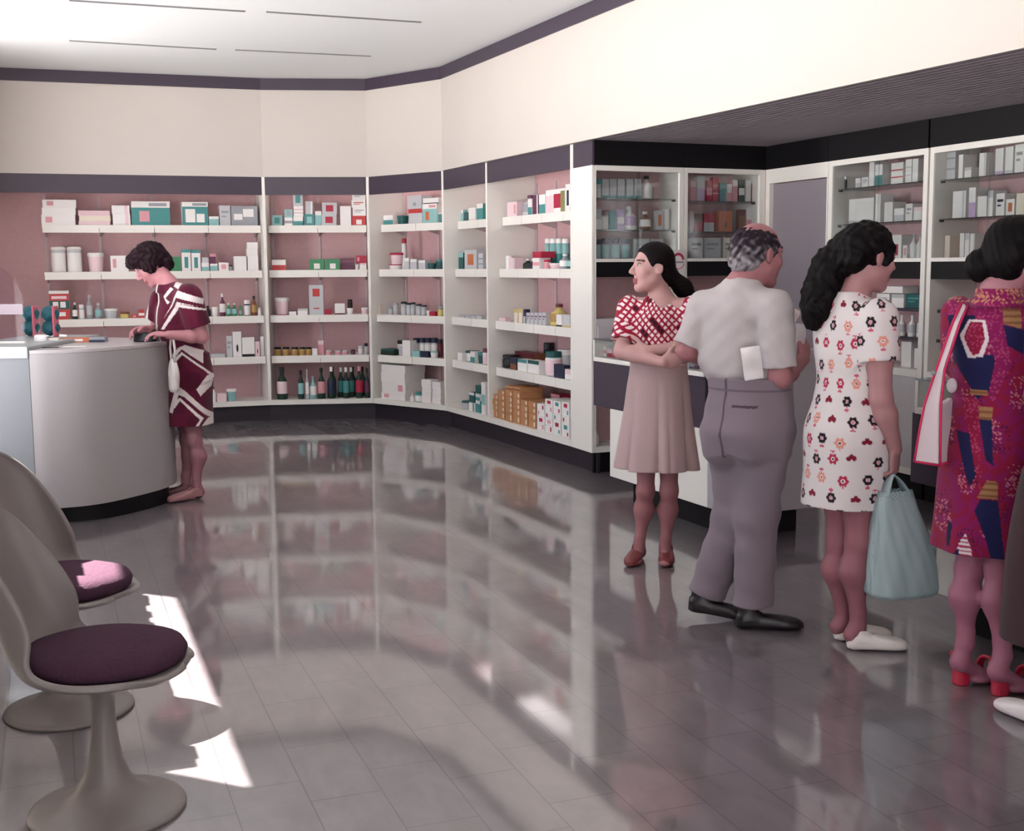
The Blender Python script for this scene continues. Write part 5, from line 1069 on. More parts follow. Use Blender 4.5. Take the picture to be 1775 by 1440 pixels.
z = place(R, 364, 377, 457, 'box', ['lt', 'w'], 'cap', 'small pale teal box under a plum one', 'carton'); place(R, 363, 374, 440, 'box', ['pl', 'p'], 'cap', 'plum box on top of a pale teal one', 'carton', base=z)
place(R, 379, 396, 455, 'box', ['w', 'p'], 'dot', 'white box with a pink spot', 'carton'); place(R, 397, 403, 459, 'jar', ['g', 'g', 'k'], '', 'small dark-lidded jar', 'jar'); place(R, 405, 427, 444, 'box', ['w'], 'plain', 'plain white box beside a stack', 'carton')
stack(R, 428, 447, (444, 431, 420), (W1, W1, W1), 'plain white box by the post', 'carton')
R = bay('b1', 2, 'left')
place(R, 84, 119, 504, 'box', ['w', 'r', 'dt', 'lp'], 'tin', 'big red, white and dark green tin', 'tin', dep=.12)
place(R, 124, 134, 524, 'bottle', ['dg', 'w', 'w'], '', 'dark bottle with white label and white cap', 'bottle'); place(R, 136, 146, 528, 'jar', ['lt', 'w', 'w'], '', 'short white jar', 'jar'); place(R, 148, 160, 511, 'bottle', ['g', 'lg', 'lg'], '', 'tall grey bottle', 'bottle'); place(R, 163, 177, 525, 'bottle', ['g', 'lt', 'lg'], '', 'squat grey bottle', 'bottle')
place(R, 181, 205, 535, 'tub', ['w', 'lg', 'w'], '', 'low white tub', 'tub'); place(R, 208, 225, 541, 'jar', ['am', 'y', 'br'], '', 'small amber jar', 'jar'); z = place(R, 227, 239, 545, 'box', ['r', 'p'], 'dot', 'small red pack lying flat', 'pack'); place(R, 240, 250, 537, 'box', ['r', 'w'], 'band', 'red pack beside the elbow', 'pack')
place(R, 355, 366, 530, 'bottle', ['k', 'k', 'k'], '', 'black bottle behind the sleeve', 'bottle'); place(R, 367, 379, 532, 'tub', ['w', 'w', 'w'], '', 'white tub right of the sleeve', 'tub'); place(R, 380, 391, 509, 'bottle', ['pl', 'w', 'w'], '', 'plum bottle with white label', 'bottle')
for a in (392, 402): place(R, a, a + 9, 525, 'bottle', ['gr', 'lt', 'w'], '', 'green bottle with white cap', 'bottle')
place(R, 413, 421, 530, 'bottle', ['gr', 'g', 'gr'], '', 'green bottle with green cap', 'bottle'); place(R, 423, 434, 520, 'jar', ['n', 'w', 'w'], '', 'dark jar with white lid', 'jar'); place(R, 435, 446, 513, 'bottle', ['br', 'am', 'k'], '', 'brown bottle with black cap', 'bottle'); place(R, 447, 453, 533, 'jar', ['w', 'w', 'lg'], '', 'small white jar by the post', 'jar')
R = bay('b1', 3, 'left')
place(R, 366, 390, 613, 'box', ['lg'], 'plain', 'flat grey box', 'carton'); place(R, 392, 402, 582, 'box', ['lg', 'g'], 'text', 'clear grey carton', 'carton', dy=.05); place(R, 403, 418, 575, 'box', ['w', 'k'], 'diam', 'tall white carton with dark diamond', 'carton'); place(R, 419, 441, 585, 'box', ['w', 'k'], 'base', 'square white carton with dark foot', 'carton'); place(R, 442, 450, 592, 'box', ['lp', 'dr'], 'diam', 'pale pink carton', 'carton'); place(R, 451, 461, 583, 'box', ['w'], 'plain', 'plain white carton by the post', 'carton', dy=.06)
R = bay('b1', 4, 'left')
place(R, 365, 375, 671, 'bottle', ['w', 'w', 'dt'], '', 'white bottle with dark teal cap', 'bottle'); place(R, 376, 392, 682, 'box', ['lp'], 'plain', 'pale pink box', 'carton'); place(R, 393, 411, 675, 'tub', ['lg', 'lt', 'w'], '', 'pale tub with white rim', 'tub')
# ---- middle bay
R = bay('b2', 0, 'middle')
place(R, 471, 489, 373, 'box', ['lt', 't'], 'dot', 'low teal carton at the left end', 'carton'); stack(R, 493, 507, (377, 363), ((['w', 'g'], 'band'), (['lt', 'g'], 'dot')), 'grey and teal carton', 'carton')
stack(R, 508, 525, (375, 357, 333), ((['w', 't'], 'low'), (['w', 'p'], 'lines'), (['lg', 't'], 'dot')), 'tall teal stack carton', 'carton')
z = place(R, 527, 545, 371, 'box', ['t', 'lt'], 'dot', 'bright teal carton', 'carton'); place(R, 529, 542, 349, 'box', ['lg', 'w'], 'stripe', 'pale grey carton on top of a teal one', 'carton', base=z); place(R, 546, 557, 366, 'box', ['lt', 'w'], 'cap', 'slim pale teal carton', 'carton')
stack(R, 558, 584, (371, 351), ((['lg', 'c'], 'dot'), (['lg', 'c'], 'dot')), 'white box with crimson square', 'carton'); place(R, 589, 608, 357, 'box', ['w'], 'plain', 'plain white carton', 'carton')
stack(R, 610, 634, (374, 360, 347, 333), ((['r', 'w'], 'oval'), (['w', 'g'], 'text'), (['w', 'r'], 'text'), (['w', 'g'], 'text')), 'lettered carton by right post', 'carton')
R = bay('b2', 1, 'middle')
place(R, 471, 495, 450, 'box', ['w', 'r'], 'low', 'white box with red print', 'carton'); place(R, 536, 562, 449, 'box', ['gr', 'w'], 'oval', 'left green box with white oval', 'carton'); place(R, 564, 589, 449, 'box', ['gr', 'w'], 'oval', 'right green box with white oval', 'carton')
stack(R, 591, 613, (457, 448), ((['pl'], 'plain'), (['pl', 'p'], 'lines')), 'flat plum box', 'carton', dy=.05); place(R, 615, 622, 458, 'tub', ['w', 'w', 'w'], '', 'tiny white tub', 'tub'); z = place(R, 623, 635, 456, 'box', ['w', 'lp'], 'cap', 'small white box under a crimson one', 'carton'); place(R, 617, 635, 443, 'box', ['c', 'p'], 'mark', 'crimson box on top of a white one', 'carton', base=z)
R = bay('b2', 2, 'middle')
place(R, 475, 500, 516, 'tub', ['c', 'lp', 'w'], '', 'red tub with white lid', 'tub', dy=.05); place(R, 501, 513, 540, 'box', ['w'], 'plain', 'tiny flat white box', 'carton'); place(R, 516, 533, 535, 'box', ['w', 'lg'], 'cap', 'low white box', 'carton'); place(R, 535, 560, 494, 'box', ['lg', 'r'], 'dia2', 'tall silver-grey carton with red diamond', 'carton'); place(R, 562, 575, 536, 'box', ['c'], 'plain', 'low crimson pack', 'pack')
place(R, 580, 598, 526, 'box', ['w', 'dr'], 'base', 'white box with maroon foot', 'carton'); z = place(R, 600, 612, 534, 'tub', ['w', 'w', 'w'], '', 'white tub with a dark jar on it', 'tub'); place(R, 602, 611, 519, 'jar', ['dr', 'k', 'k'], '', 'dark jar standing on a white tub', 'jar', base=z); place(R, 626, 638, 533, 'tub', ['w', 'lp', 'w'], '', 'white tub by the right post', 'tub')
R = bay('b2', 3, 'middle')
for a in (474, 489, 504, 518, 529): place(R, a, a + 13 - (a > 515) * 2, 602, 'jar', ['y', 'am', 'k'], '', 'amber jar with dark lid', 'jar', group='amber jars in a row')
place(R, 541, 550, 604, 'box', ['w'], 'plain', 'small white box beside the amber jars', 'carton'); place(R, 551, 561, 590, 'box', ['p', 'lp'], 'cap', 'dusty pink carton', 'carton', dy=.06)
for a in (564, 580, 593): place(R, a, a + 11, 607, 'jar', ['lp', 'p', 'lg'], '', 'low pinkish jar', 'jar', group='low pinkish jars')
place(R, 608, 616, 606, 'jar', ['pl', 'pl', 'k'], '', 'small plum jar', 'jar'); place(R, 620, 629, 599, 'jar', ['lg', 'w', 'lg'], '', 'pale grey jar', 'jar'); place(R, 631, 638, 595, 'jar', ['g', 'lg', 'k'], '', 'grey jar by the right post', 'jar')
R = bay('b2', 4, 'middle')
place(R, 478, 497, 637, 'bottle', ['dg', 'lp', 'k'], '', 'large dark bottle with pale pink label', 'bottle'); place(R, 515, 526, 642, 'bottle', ['dg', 'lt', 'k'], '', 'slim green bottle with pale label', 'bottle'); place(R, 528, 535, 640, 'bottle', ['s', 'w', 's'], '', 'slim silver bottle', 'bottle'); place(R, 536, 548, 652, 'bottle', ['lt', 'w', 'g'], '', 'clear bottle with white label', 'bottle'); place(R, 549, 563, 638, 'bottle', ['dg', 'p', 'k'], '', 'dark bottle with pink label', 'bottle'); place(R, 566, 581, 636, 'bottle', ['dg', 'n', 'w'], '', 'dark bottle with navy label', 'bottle')
for i, a in enumerate((584, 593, 602)): place(R, a, a + 12, 637, 'bottle', ['dg', 't', 'w'], '', 'dark bottle with teal label', 'bottle', dy=.03 if i == 1 else .12, group='teal-labelled bottles')
place(R, 615, 629, 635, 'bottle', ['dg', 'c', 'p'], '', 'dark bottle with crimson label', 'bottle'); place(R, 631, 641, 638, 'bottle', ['dg', 'pl', 'k'], '', 'dark bottle by the right post', 'bottle')
for a in (570, 605, 622): place(R, a, a + 12, 636, 'bottle', ['dg', 'dg', 'k'], '', 'dark unlabelled bottle in the rear row', 'bottle', dy=.24)
# ---- corner bay
R = bay('b3', 0, 'corner')
place(R, 662, 681, 373, 'box', ['w', 't', 'c'], 'low', 'low white and teal carton', 'carton'); place(R, 684, 698, 374, 'tub', ['dt', 'dt', 'dt'], '', 'dark teal tub', 'tub'); stack(R, 707, 731, (362, 339), ((['lg', 'r'], 'cap'), (['lg', 'g'], 'diam')), 'light grey carton', 'carton'); z = place(R, 732, 757, 353, 'box', ['w', 'lt', 'o', 'p'], 'pic', 'white carton with orange picture', 'carton', dep=.11); place(R, 733, 760, 343, 'box', ['w', 'k'], 'base', 'flat white carton lying on another', 'carton', base=z, dep=.12); place(R, 758, 764, 368, 'tube', ['t', 't', 'w'], '', 'slim teal tube by the right post', 'tube')
R = bay('b3', 1, 'corner')
z = place(R, 661, 693, 458, 'tub', ['lp', 'w', 'c'], '', 'wide low tub with crimson lid', 'tub'); place(R, 668, 691, 438, 'tub', ['w', 'lp', 'c'], '', 'striped tub standing on a wider one', 'tub', base=z); place(R, 694, 700, 413, 'tube', ['w', 'w', 'c'], '', 'tall white tube with red cap', 'tube', dy=.1)
for a, b, c in ((701, 709, 447), (711, 722, 449), (725, 737, 451)): place(R, a, b, c, 'box', ['lg', 'w'], 'cap', 'small light grey carton', 'carton')
place(R, 738, 749, 456, 'tub', ['dt', 'dt', 'dt'], '', 'low dark teal tub', 'tub'); place(R, 752, 764, 450, 'tub', ['t', 'dt', 't'], '', 'teal tub by the right post', 'tub')
R = bay('b3', 2, 'corner')
place(R, 652, 657, 528, 'box', ['cr'], 'plain', 'slim cream box at the left end', 'carton')
for a, b, c in ((671, 677, 533), (679, 686, 525), (692, 700, 523), (702, 709, 525), (710, 716, 524), (718, 726, 527), (728, 735, 529)): place(R, a, b, c, 'tube', ['s', 'lg', 'g' if a % 2 else 'k'], '', 'small silver tube', 'tube', dy=.05, group='silver tubes in a row')
place(R, 737, 743, 538, 'tub', ['w', 'w', 'w'], '', 'tiny white tub', 'tub'); place(R, 744, 754, 540, 'box', ['c'], 'plain', 'small crimson pack', 'pack'); place(R, 756, 764, 530, 'jar', ['ol', 'y', 'g'], '', 'small olive jar', 'jar')
R = bay('b3', 3, 'corner')
place(R, 660, 683, 605, 'box', ['dg', 'dt'], 'cap', 'flat dark green box', 'carton'); place(R, 685, 696, 590, 'jar', ['w', 'lg', 'k'], '', 'white jar with dark lid', 'jar', dy=.08); place(R, 697, 711, 590, 'box', ['w'], 'plain', 'tall plain white carton', 'carton')
for a in (713, 723, 733, 744): place(R, a, a + 9, 586, 'jar', ['lg', 'w', 'n'], '', 'grey jar with navy lid', 'jar', dy=.13, group='grey jars with navy lids')
place(R, 714, 727, 608, 'box', ['lt'], 'plain', 'low pale box in front of the jars', 'carton', dep=.06); place(R, 729, 742, 609, 'box', ['n'], 'plain', 'low navy box in front of the jars', 'carton', dep=.06); place(R, 743, 753, 609, 'tub', ['lg', 'w', 'lt'], '', 'low pale tub in front of the jars', 'tub'); place(R, 756, 763, 588, 'jar', ['dr', 'dr', 'k'], '', 'dark red jar by the right post', 'jar', dy=.1)
R = bay('b3', 4, 'corner')
stack(R, 661, 702, (681, 663, 646, 633), ((['w', 'p'], 'mark'), (['w', 'p'], 'rmark'), W1, W1), 'large white carton at the left', 'carton', dep=.26); place(R, 709, 715, 682, 'bottle', ['w', 'w', 'w'], '', 'small white bottle', 'bottle'); place(R, 716, 727, 680, 'jar', ['lt', 'w', 't'], '', 'pale teal jar', 'jar')
stack(R, 731, 747, (698, 689, 680, 670, 658), [(['w', 'lp'], 'lines')] * 5, 'left-column small white carton', 'carton', dep=.1); stack(R, 749, 764, (700, 691, 682, 673, 662), [(['w', 'lp'], 'lines')] * 5, 'right-column small white carton', 'carton', dep=.1)
# ---- narrow bay
R = bay('b4', 0, 'narrow')
place(R, 795, 803, 364, 'box', ['lt', 'w'], 'cap', 'pale teal carton', 'carton'); place(R, 804, 811, 368, 'box', ['dt'], 'plain', 'dark teal carton', 'carton'); place(R, 812, 824, 360, 'box', ['w', 'lp'], 'base', 'white carton', 'carton'); place(R, 826, 837, 353, 'box', ['t', 'w'], 'cap', 'taller teal carton with white top', 'carton')
R = bay('b4', 1, 'narrow')
place(R, 792, 803, 438, 'box', ['dt', 'lt'], 'cap', 'dark teal carton', 'carton'); place(R, 805, 826, 433, 'box', ['lg', 'o'], 'dot', 'grey carton with orange square', 'carton'); place(R, 829, 837, 439, 'box', ['lg', 't'], 'lines', 'grey carton with teal lines', 'carton')
R = bay('b4', 2, 'narrow')
for a in (796, 806, 816, 826): place(R, a, a + 9, 546, 'box', ['s', 'g'], 'cap', 'tiny flat silver box', 'carton', dep=.03, group='tiny silver boxes')
R = bay('b4', 3, 'narrow')
place(R, 793, 801, 611, 'box', ['w'], 'plain', 'small white carton', 'carton'); place(R, 803, 813, 608, 'tub', ['dt', 'w', 'dt'], '', 'dark teal and white tub', 'tub'); place(R, 815, 823, 609, 'box', ['w', 't'], 'low', 'white carton with teal foot', 'carton'); place(R, 825, 833, 611, 'tub', ['t', 'dt', 't'], '', 'teal tub', 'tub'); place(R, 834, 840, 604, 'jar', ['w', 'lp', 'pl'], '', 'white jar with plum lid', 'jar')
R = bay('b4', 4, 'narrow')
z = place(R, 792, 811, 695, 'tub', ['g', 'lg', 'dt'], '', 'round grey tub with dark teal lid', 'tub'); stack(R, 813, 822, (698, 680), ((['w', 'dt'], 'stripe'), (['dt', 'w'], 'cap')), 'white and dark teal carton', 'carton'); stack(R, 824, 832, (694, 682, 668), ((['t', 'w'], 'cap'), (['w', 't'], 'low'), (['dt'], 'plain')), 'teal carton of the tall stack', 'carton'); place(R, 834, 841, 663, 'box', ['w', 'lt'], 'band', 'tall white carton by the right post', 'carton')
# ---- right bay
R = bay('b5', 0, 'right')
place(R, 879, 896, 350, 'box', ['lp', 'p'], 'rmark', 'slanting white and pink packet', 'carton'); place(R, 899, 914, 338, 'bottle', ['lg', 'g', 'pl'], '', 'grey bottle with plum cap', 'bottle'); place(R, 915, 922, 345, 'box', ['w', 't'], 'low', 'slim white and teal carton', 'carton'); place(R, 923, 933, 338, 'box', ['pl', 'w'], 'stripe', 'plum carton with white stripe', 'carton'); place(R, 934, 945, 337, 'box', ['w', 't'], 'low', 'white carton with teal foot', 'carton'); place(R, 946, 979, 328, 'box', ['w', 'lp', 'c', 'ol'], 'quad', 'large picture carton in pink, crimson and olive', 'carton', dep=.1); place(R, 980, 988, 319, 'box', ['w', 'n'], 'dot', 'tall white carton with dark spot', 'carton')
R = bay('b5', 1, 'right')
place(R, 874, 880, 443, 'tube', ['w', 'w', 'w'], '', 'slim white tube', 'tube'); place(R, 882, 892, 447, 'box', ['lp', 'lg'], 'stripe', 'pale pink carton', 'carton')
for a in (903, 913): place(R, a, a + 8, 449, 'bottle', ['dg', 'k', 'w'], '', 'short dark bottle with white cap', 'bottle')
z = place(R, 923, 935, 447, 'box', ['w', 'p'], 'band', 'white carton under a crimson one', 'carton'); place(R, 923, 938, 436, 'box', ['c'], 'plain', 'crimson carton lying on a white one', 'carton', base=z)
for a in (942, 951, 961, 972): place(R, a, a + 6, 413, 'tube', ['lt', 't', 'w'], '', 'tall pale green tube at the back', 'tube', dy=.16, group='tall pale green tubes')
place(R, 940, 946, 450, 'jar', ['lp', 'p', 'c'], '', 'small pink jar', 'jar'); place(R, 948, 959, 456, 'tub', ['w', 'lp', 'w'], '', 'low white tub', 'tub'); place(R, 966, 975, 440, 'bottle', ['g', 'w', 'w'], '', 'grey bottle with white label and cap', 'bottle'); place(R, 977, 988, 440, 'bottle', ['dt', 'lt', 'c'], '', 'dark teal bottle with red cap', 'bottle')
R = bay('b5', 2, 'right')
place(R, 865, 876, 551, 'box', ['lp'], 'plain', 'flat pale box at the left end', 'carton', dep=.05)
for a in (891, 899): place(R, a, a + 6, 535, 'box', ['cr', 'y'], 'cap', 'slim cream carton', 'carton')
place(R, 907, 911, 536, 'box', ['n', 'lg'], 'low', 'slim navy and grey carton', 'carton')
for a in (912, 919, 926, 933, 940): place(R, a, a + 6, 542, 'box', ['lg', 'pl'], 'text', 'small grey carton in the row', 'carton', group='small grey cartons in a row')
place(R, 948, 962, 527, 'bottle', ['y', 'am', 'dr'], '', 'yellow bottle with dark red cap', 'bottle'); place(R, 964, 974, 545, 'box', ['w', 'k'], 'base', 'white carton with dark foot', 'carton'); place(R, 975, 988, 545, 'box', ['lg', 'y'], 'base', 'grey carton with yellow foot', 'carton')
R = bay('b5', 3, 'right')
place(R, 865, 878, 615, 'jar', ['dg', 'k', 'k'], '', 'dark green jar at the left end', 'jar'); place(R, 885, 926, 610, 'box', ['br', 'dr'], 'cap', 'long brown box at the back', 'carton', dy=.16, dep=.1); place(R, 884, 895, 620, 'box', ['n', 'br'], 'low', 'small navy and brown box', 'carton')
place(R, 897, 913, 623, 'box', ['w', 't'], 'cap', 'white carton with teal top at the left', 'carton', dep=.08); place(R, 915, 934, 625, 'box', ['w', 'dt'], 'cap', 'white carton with dark teal top', 'carton', dep=.08); place(R, 937, 955, 609, 'jar', ['w', 'lp', 'dt'], '', 'white jar with dark teal lid', 'jar'); place(R, 936, 949, 594, 'jar', ['k', 'k', 'k'], '', 'black jar at the back', 'jar', dy=.26); place(R, 958, 977, 606, 'tub', ['w', 'lg', 'w'], '', 'tall white tub', 'tub', dy=.12); place(R, 960, 978, 632, 'box', ['n'], 'plain', 'low navy box', 'carton', dep=.05); place(R, 979, 989, 640, 'box', ['lp', 'w'], 'low', 'pale pink carton by the end panel', 'carton')
R = bay('b5', 4, 'right')
for i, (a, ys) in enumerate(((851, (710, 701, 692, 683)), (863, (713, 704, 694, 684, 676)), (876, (716, 706, 697, 687, 678, 669)), (889, (720, 710, 700, 690, 680, 671)), (902, (724, 713, 703, 693)), (916, (728, 717, 706, 696)))):
    stack(R, a, a + 11.4 + i * .3, ys, [(['tn', 'br'] if j == 5 else ['tn', 'cr'], 'rmark' if j != 5 else 'band') for j in range(len(ys))], '%s-column tan carton' % ORD[i], 'carton', dy=.01, dep=.2, group='tan cartons')
for i, (a, ys) in enumerate(((931, (733, 722, 711, 700)), (945, (737, 726, 715, 703, 692)), (959, (742, 730, 718, 706, 695)), (974, (747, 734, 722, 709, 697)))):
    stack(R, a, a + 12.6, ys, [(['w', 'c'] if (i + j) % 2 else ['w', 'p'] if i < 2 else ['w', 't'], ('rmark', 'dot', 'mark')[j % 3]) for j in range(len(ys))], '%s-column red-printed carton' % ORD[i], 'carton', dy=.01, dep=.18, group='white printed cartons')
place(R, 955, 970, 683, 'box', ['c', 'p'], 'cap', 'crimson pack on the rear of the stack', 'pack', dy=.24, dep=.1)
# ---- dispensary cabinets
A1W = 'of the leftmost glazed cabinet'; R = cab('a1', 1.905, 'top shelf ' + A1W)
for a in (1030, 1044, 1057, 1071, 1086, 1100): place(R, a, a + 12, 310, 'box', ['lg', 't', 'w'], 'base' if a > 1040 else 'cap', 'pale grey carton with teal foot', 'carton', group='pale cartons in a row')
place(R, 1116, 1136, 304, 'bottle', ['w', 'w', 'k'], '', 'white bottle with black cap', 'bottle')
R = cab('a1', 1.69, 'second shelf ' + A1W)
place(R, 1030, 1043, 362, 'box', ['lg', 'w'], 'low', 'white carton', 'carton'); place(R, 1045, 1057, 365, 'jar', ['lg', 'w', 'pl'], '', 'pale jar with plum lid', 'jar'); place(R, 1058, 1068, 366, 'box', ['t'], 'plain', 'teal carton', 'carton'); place(R, 1070, 1082, 363, 'box', ['li', 'w'], 'band', 'lilac and white carton', 'carton'); place(R, 1085, 1109, 357, 'bottle', ['w', 'li', 'lg'], '', 'wide white bottle with lilac label', 'bottle'); place(R, 1114, 1132, 366, 'bottle', ['br', 'w', 'w'], '', 'brown bottle with white label', 'bottle'); place(R, 1138, 1150, 365, 'box', ['lg', 'o'], 'dot', 'grey carton with orange spot', 'carton'); place(R, 1151, 1164, 362, 'tub', ['w', 'w', 'w'], '', 'white tub', 'tub')
R = cab('a1', 1.4908, 'floor ' + A1W)
for a, b, t in ((1030, 1044, 415), (1046, 1060, 413), (1063, 1078, 413), (1080, 1095, 414)): place(R, a, b, t, 'jar', ['g', 'lt', 'n'], '', 'dark-lidded greenish jar', 'jar'); 
place(R, 1101, 1126, 414, 'box', ['lg', 'g'], 'text', 'left grey box', 'carton'); place(R, 1127, 1150, 414, 'box', ['g', 'lg'], 'cap', 'right grey box', 'carton')
A2W = 'of the inner-corner glazed cabinet'; R = cab('a2', 1.895, 'top shelf ' + A2W)
for a, b, t, c, pt, lk in ((1197, 1207, 314, ['p', 'lp'], 'cap', 'pink carton'), (1208, 1222, 304, ['lg', 'li'], 'low', 'tall pale grey carton'), (1225, 1235, 313, ['c', 'p'], 'band', 'crimson carton'), (1236, 1246, 307, ['c', 'p'], 'lines', 'taller crimson carton'), (1248, 1259, 317, ['t'], 'plain', 'teal carton'), (1261, 1269, 319, ['w', 'p'], 'low', 'white and pink carton'), (1270, 1279, 312, ['p', 'w'], 'cap', 'pink carton with white top'), (1281, 1291, 311, ['dg', 'w'], 'band', 'dark green carton with white band'), (1293, 1302, 312, ['w'], 'plain', 'white carton'), (1305, 1316, 318, ['o', 'lp'], 'dot', 'orange carton')): place(R, a, b, t, 'box', c, pt, lk, 'carton')
R = cab('a2', 1.68, 'second shelf ' + A2W)
for a, b, t, c, pt, lk in ((1196, 1203, 366, ['lp'], 'plain', 'slim pale pink carton'), (1204, 1218, 370, ['dr', 'c'], 'low', 'dark red carton'), (1220, 1238, 370, ['c', 'lg'], 'low', 'crimson carton with grey foot'), (1247, 1269, 366, ['o', 'br'], 'diam', 'orange-brown carton'), (1281, 1292, 363, ['br', 'dr'], 'cap', 'brown carton'), (1294, 1316, 360, ['w', 'p'], 'low', 'white and pink carton')): place(R, a, b, t, 'box', c, pt, lk, 'carton')
R = cab('a2', 1.4908, 'floor ' + A2W)
for a, b, c, lk in ((1196, 1219, ['lg', 'k'], 'left grey box'), (1221, 1250, ['lg', 'g'], 'wide grey box'), (1255, 1270, ['cr', 'g'], 'cream box'), (1273, 1300, ['lg', 'g'], 'grey box behind the grey-haired head')): place(R, a, b, 412, 'box', c, 'text', lk, 'carton')
RW = 'of the cabinet behind the flowered dress'; R = cab('r1', 1.935, 'top shelf ' + RW)
for a, b, t, c, pt, lk in ((1483, 1492, 309, ['w', 'lg'], 'low', 'low white carton'), (1494, 1505, 307, ['w', 'g'], 'text', 'white carton with grey print'), (1507, 1516, 279, ['w'], 'plain', 'tall plain white carton'), (1517, 1530, 285, ['w', 't'], 'low', 'white carton with teal foot'), (1545, 1566, 282, ['w', 'r'], 'lines', 'white carton with red lines'), (1570, 1581, 276, ['w', 'lg'], 'lines', 'tall white carton with grey lines'), (1582, 1592, 275, ['w'], 'plain', 'tall white carton on the right')): place(R, a, b, t, 'box', c, pt, lk, 'carton', dep=.1)
place(R, 1457, 1466, 306, 'jar', ['k', 'k', 'w'], '', 'black jar with white lid', 'jar')
R = cab('r1', 1.703, 'second shelf ' + RW)
for a, b, t, c, pt, lk in ((1472, 1515, 344, ['w', 'lg'], 'base', 'large square white carton'), (1518, 1527, 336, ['w', 'lg'], 'stripe', 'tall slim white carton'), (1533, 1548, 350, ['w'], 'plain', 'white carton'), (1550, 1567, 361, ['w', 'lg'], 'low', 'low white and grey carton'), (1570, 1582, 353, ['w', 'g'], 'text', 'white carton with grey print'), (1584, 1598, 359, ['w', 'lp'], 'cap', 'white carton with pale pink top')): place(R, a, b, t, 'box', c, pt, lk, 'carton', dep=.1)
R = cab('r1', 1.4758, 'floor ' + RW)
for a, b, t, c, pt, lk in ((1470, 1490, 408, ['w', 'lg'], 'text', 'white carton behind the hair'), (1545, 1563, 407, ['w', 'c'], 'oval', 'white carton with crimson shape'), (1565, 1573, 425, ['w', 'p'], 'dot', 'low white and pink carton')): place(R, a, b, t, 'box', c, pt, lk, 'carton', dep=.1)
for a in (1575, 1586): place(R, a, a + 9, 405, 'bottle', ['w', 'w', 'lg'], '', 'white bottle', 'bottle')
LW2 = 'of the open shelves behind the flowered dress'; R = cab('r1', 1.167, 'upper shelf ' + LW2)
for a, b, t, c, pt, lk in ((1520, 1542, 509, ['w', 'lg'], 'text', 'wide white carton'), (1546, 1567, 510, ['w', 'lg'], 'cap', 'second white carton'), (1570, 1597, 509, ['dt', 't'], 'text', 'bright teal carton')): z = place(R, a, b, t, 'box', c, pt, lk, 'carton', dep=.14)
place(R, 1522, 1565, 496, 'box', ['w'], 'plain', 'flat white carton on two others', 'carton', base=z, dep=.12)
R = cab('r1', .99, 'middle shelf ' + LW2)
for a in (1533, 1553, 1571, 1586): place(R, a, a + 10, 546, 'bottle', ['w', 'lg', 'w'], '', 'white bottle', 'bottle')
R = cab('r1', .80, 'lowest ledge ' + LW2); place(R, 1563, 1580, 592, 'box', ['w'], 'plain', 'tall white carton', 'carton'); place(R, 1585, 1598, 604, 'box', ['w', 'k'], 'stripe', 'white carton with black stripe', 'carton')
R2W = 'of the cabinet behind the hair bun'; R = cab('r2', 1.93, 'top shelf ' + R2W)
for a, b, t, c, pt, lk in ((1632, 1657, 256, ['lg', 'g'], 'lines', 'wide grey carton'), (1662, 1670, 268, ['w'], 'plain', 'slim white carton'), (1672, 1684, 290, ['w', 'lg'], 'cap', 'low white carton'), (1698, 1710, 265, ['w', 'lg'], 'stripe', 'tall white carton'), (1726, 1740, 257, ['w', 'li'], 'base', 'tall white carton with lilac foot'), (1743, 1757, 254, ['w', 'lg'], 'base', 'tall white carton with grey foot'), (1760, 1776, 250, ['w', 'g'], 'text', 'white carton at the picture edge')): place(R, a, b, t, 'box', c, pt, lk, 'carton', dep=.1)
R = cab('r2', 1.703, 'second shelf ' + R2W)
for a, b, t, c, pt, lk in ((1652, 1675, 331, ['w', 'lg'], 'stripe', 'white carton at the left end'), (1680, 1692, 325, ['w', 'li'], 'low', 'tall white and lilac carton'), (1695, 1711, 340, ['w'], 'plain', 'plain white carton'), (1713, 1722, 330, ['w', 'lg'], 'cap', 'slim white carton'), (1727, 1742, 335, ['w', 'n'], 'text', 'white carton with navy print'), (1744, 1759, 345, ['w', 'o'], 'dot', 'white carton with orange spot'), (1762, 1776, 335, ['cr'], 'plain', 'cream carton at the picture edge')): place(R, a, b, t, 'box', c, pt, lk, 'carton', dep=.1)
R = cab('r2', 1.4758, 'floor ' + R2W)
for a, b, t, c, pt, lk in ((1638, 1647, 408, ['cr'], 'plain', 'slim cream carton'), (1664, 1672, 404, ['w'], 'plain', 'left white carton of three'), (1673, 1681, 404, ['w', 'lg'], 'cap', 'middle white carton of three'), (1682, 1690, 405, ['w', 'lg'], 'stripe', 'right white carton of three')): place(R, a, b, t, 'box', c, pt, lk, 'carton', dep=.1)
R = cab('a1', .19, 'bottom board behind the display counter'); place(R, 1032, 1040, 746, 'bottle', ['w', 'w', 'lg'], '', 'white bottle', 'bottle'); place(R, 1041, 1052, 768, 'box', ['lg'], 'plain', 'low grey carton', 'carton')
# ---- display tray of the long counter
aD = math.atan2(dD[1], dD[0]); R = (cp1, dD, aD, .03, .879, 'glass display tray of the counter')
place(R, 1043, 1051, 600, 'box', ['w', 'p'], 'band', 'white and pink pack at the left end', 'pack', dep=.1); place(R, 1052, 1062, 605, 'box', ['lp', 'c'], 'low', 'pale pink pack with crimson foot', 'pack', dep=.1); place(R, 1063, 1076, 616, 'box', ['c'], 'plain', 'flat crimson pack', 'pack', dep=.1)
place(R, 1194, 1203, 632, 'box', ['li', 'n'], 'low', 'lilac pack beside the crossed arms', 'pack', dep=.1); place(R, 1204, 1211, 642, 'box', ['dr'], 'plain', 'dark red pack', 'pack', dep=.1); place(R, 1212, 1220, 646, 'box', ['w', 'dr'], 'mark', 'white pack at the right end', 'pack', dep=.1)
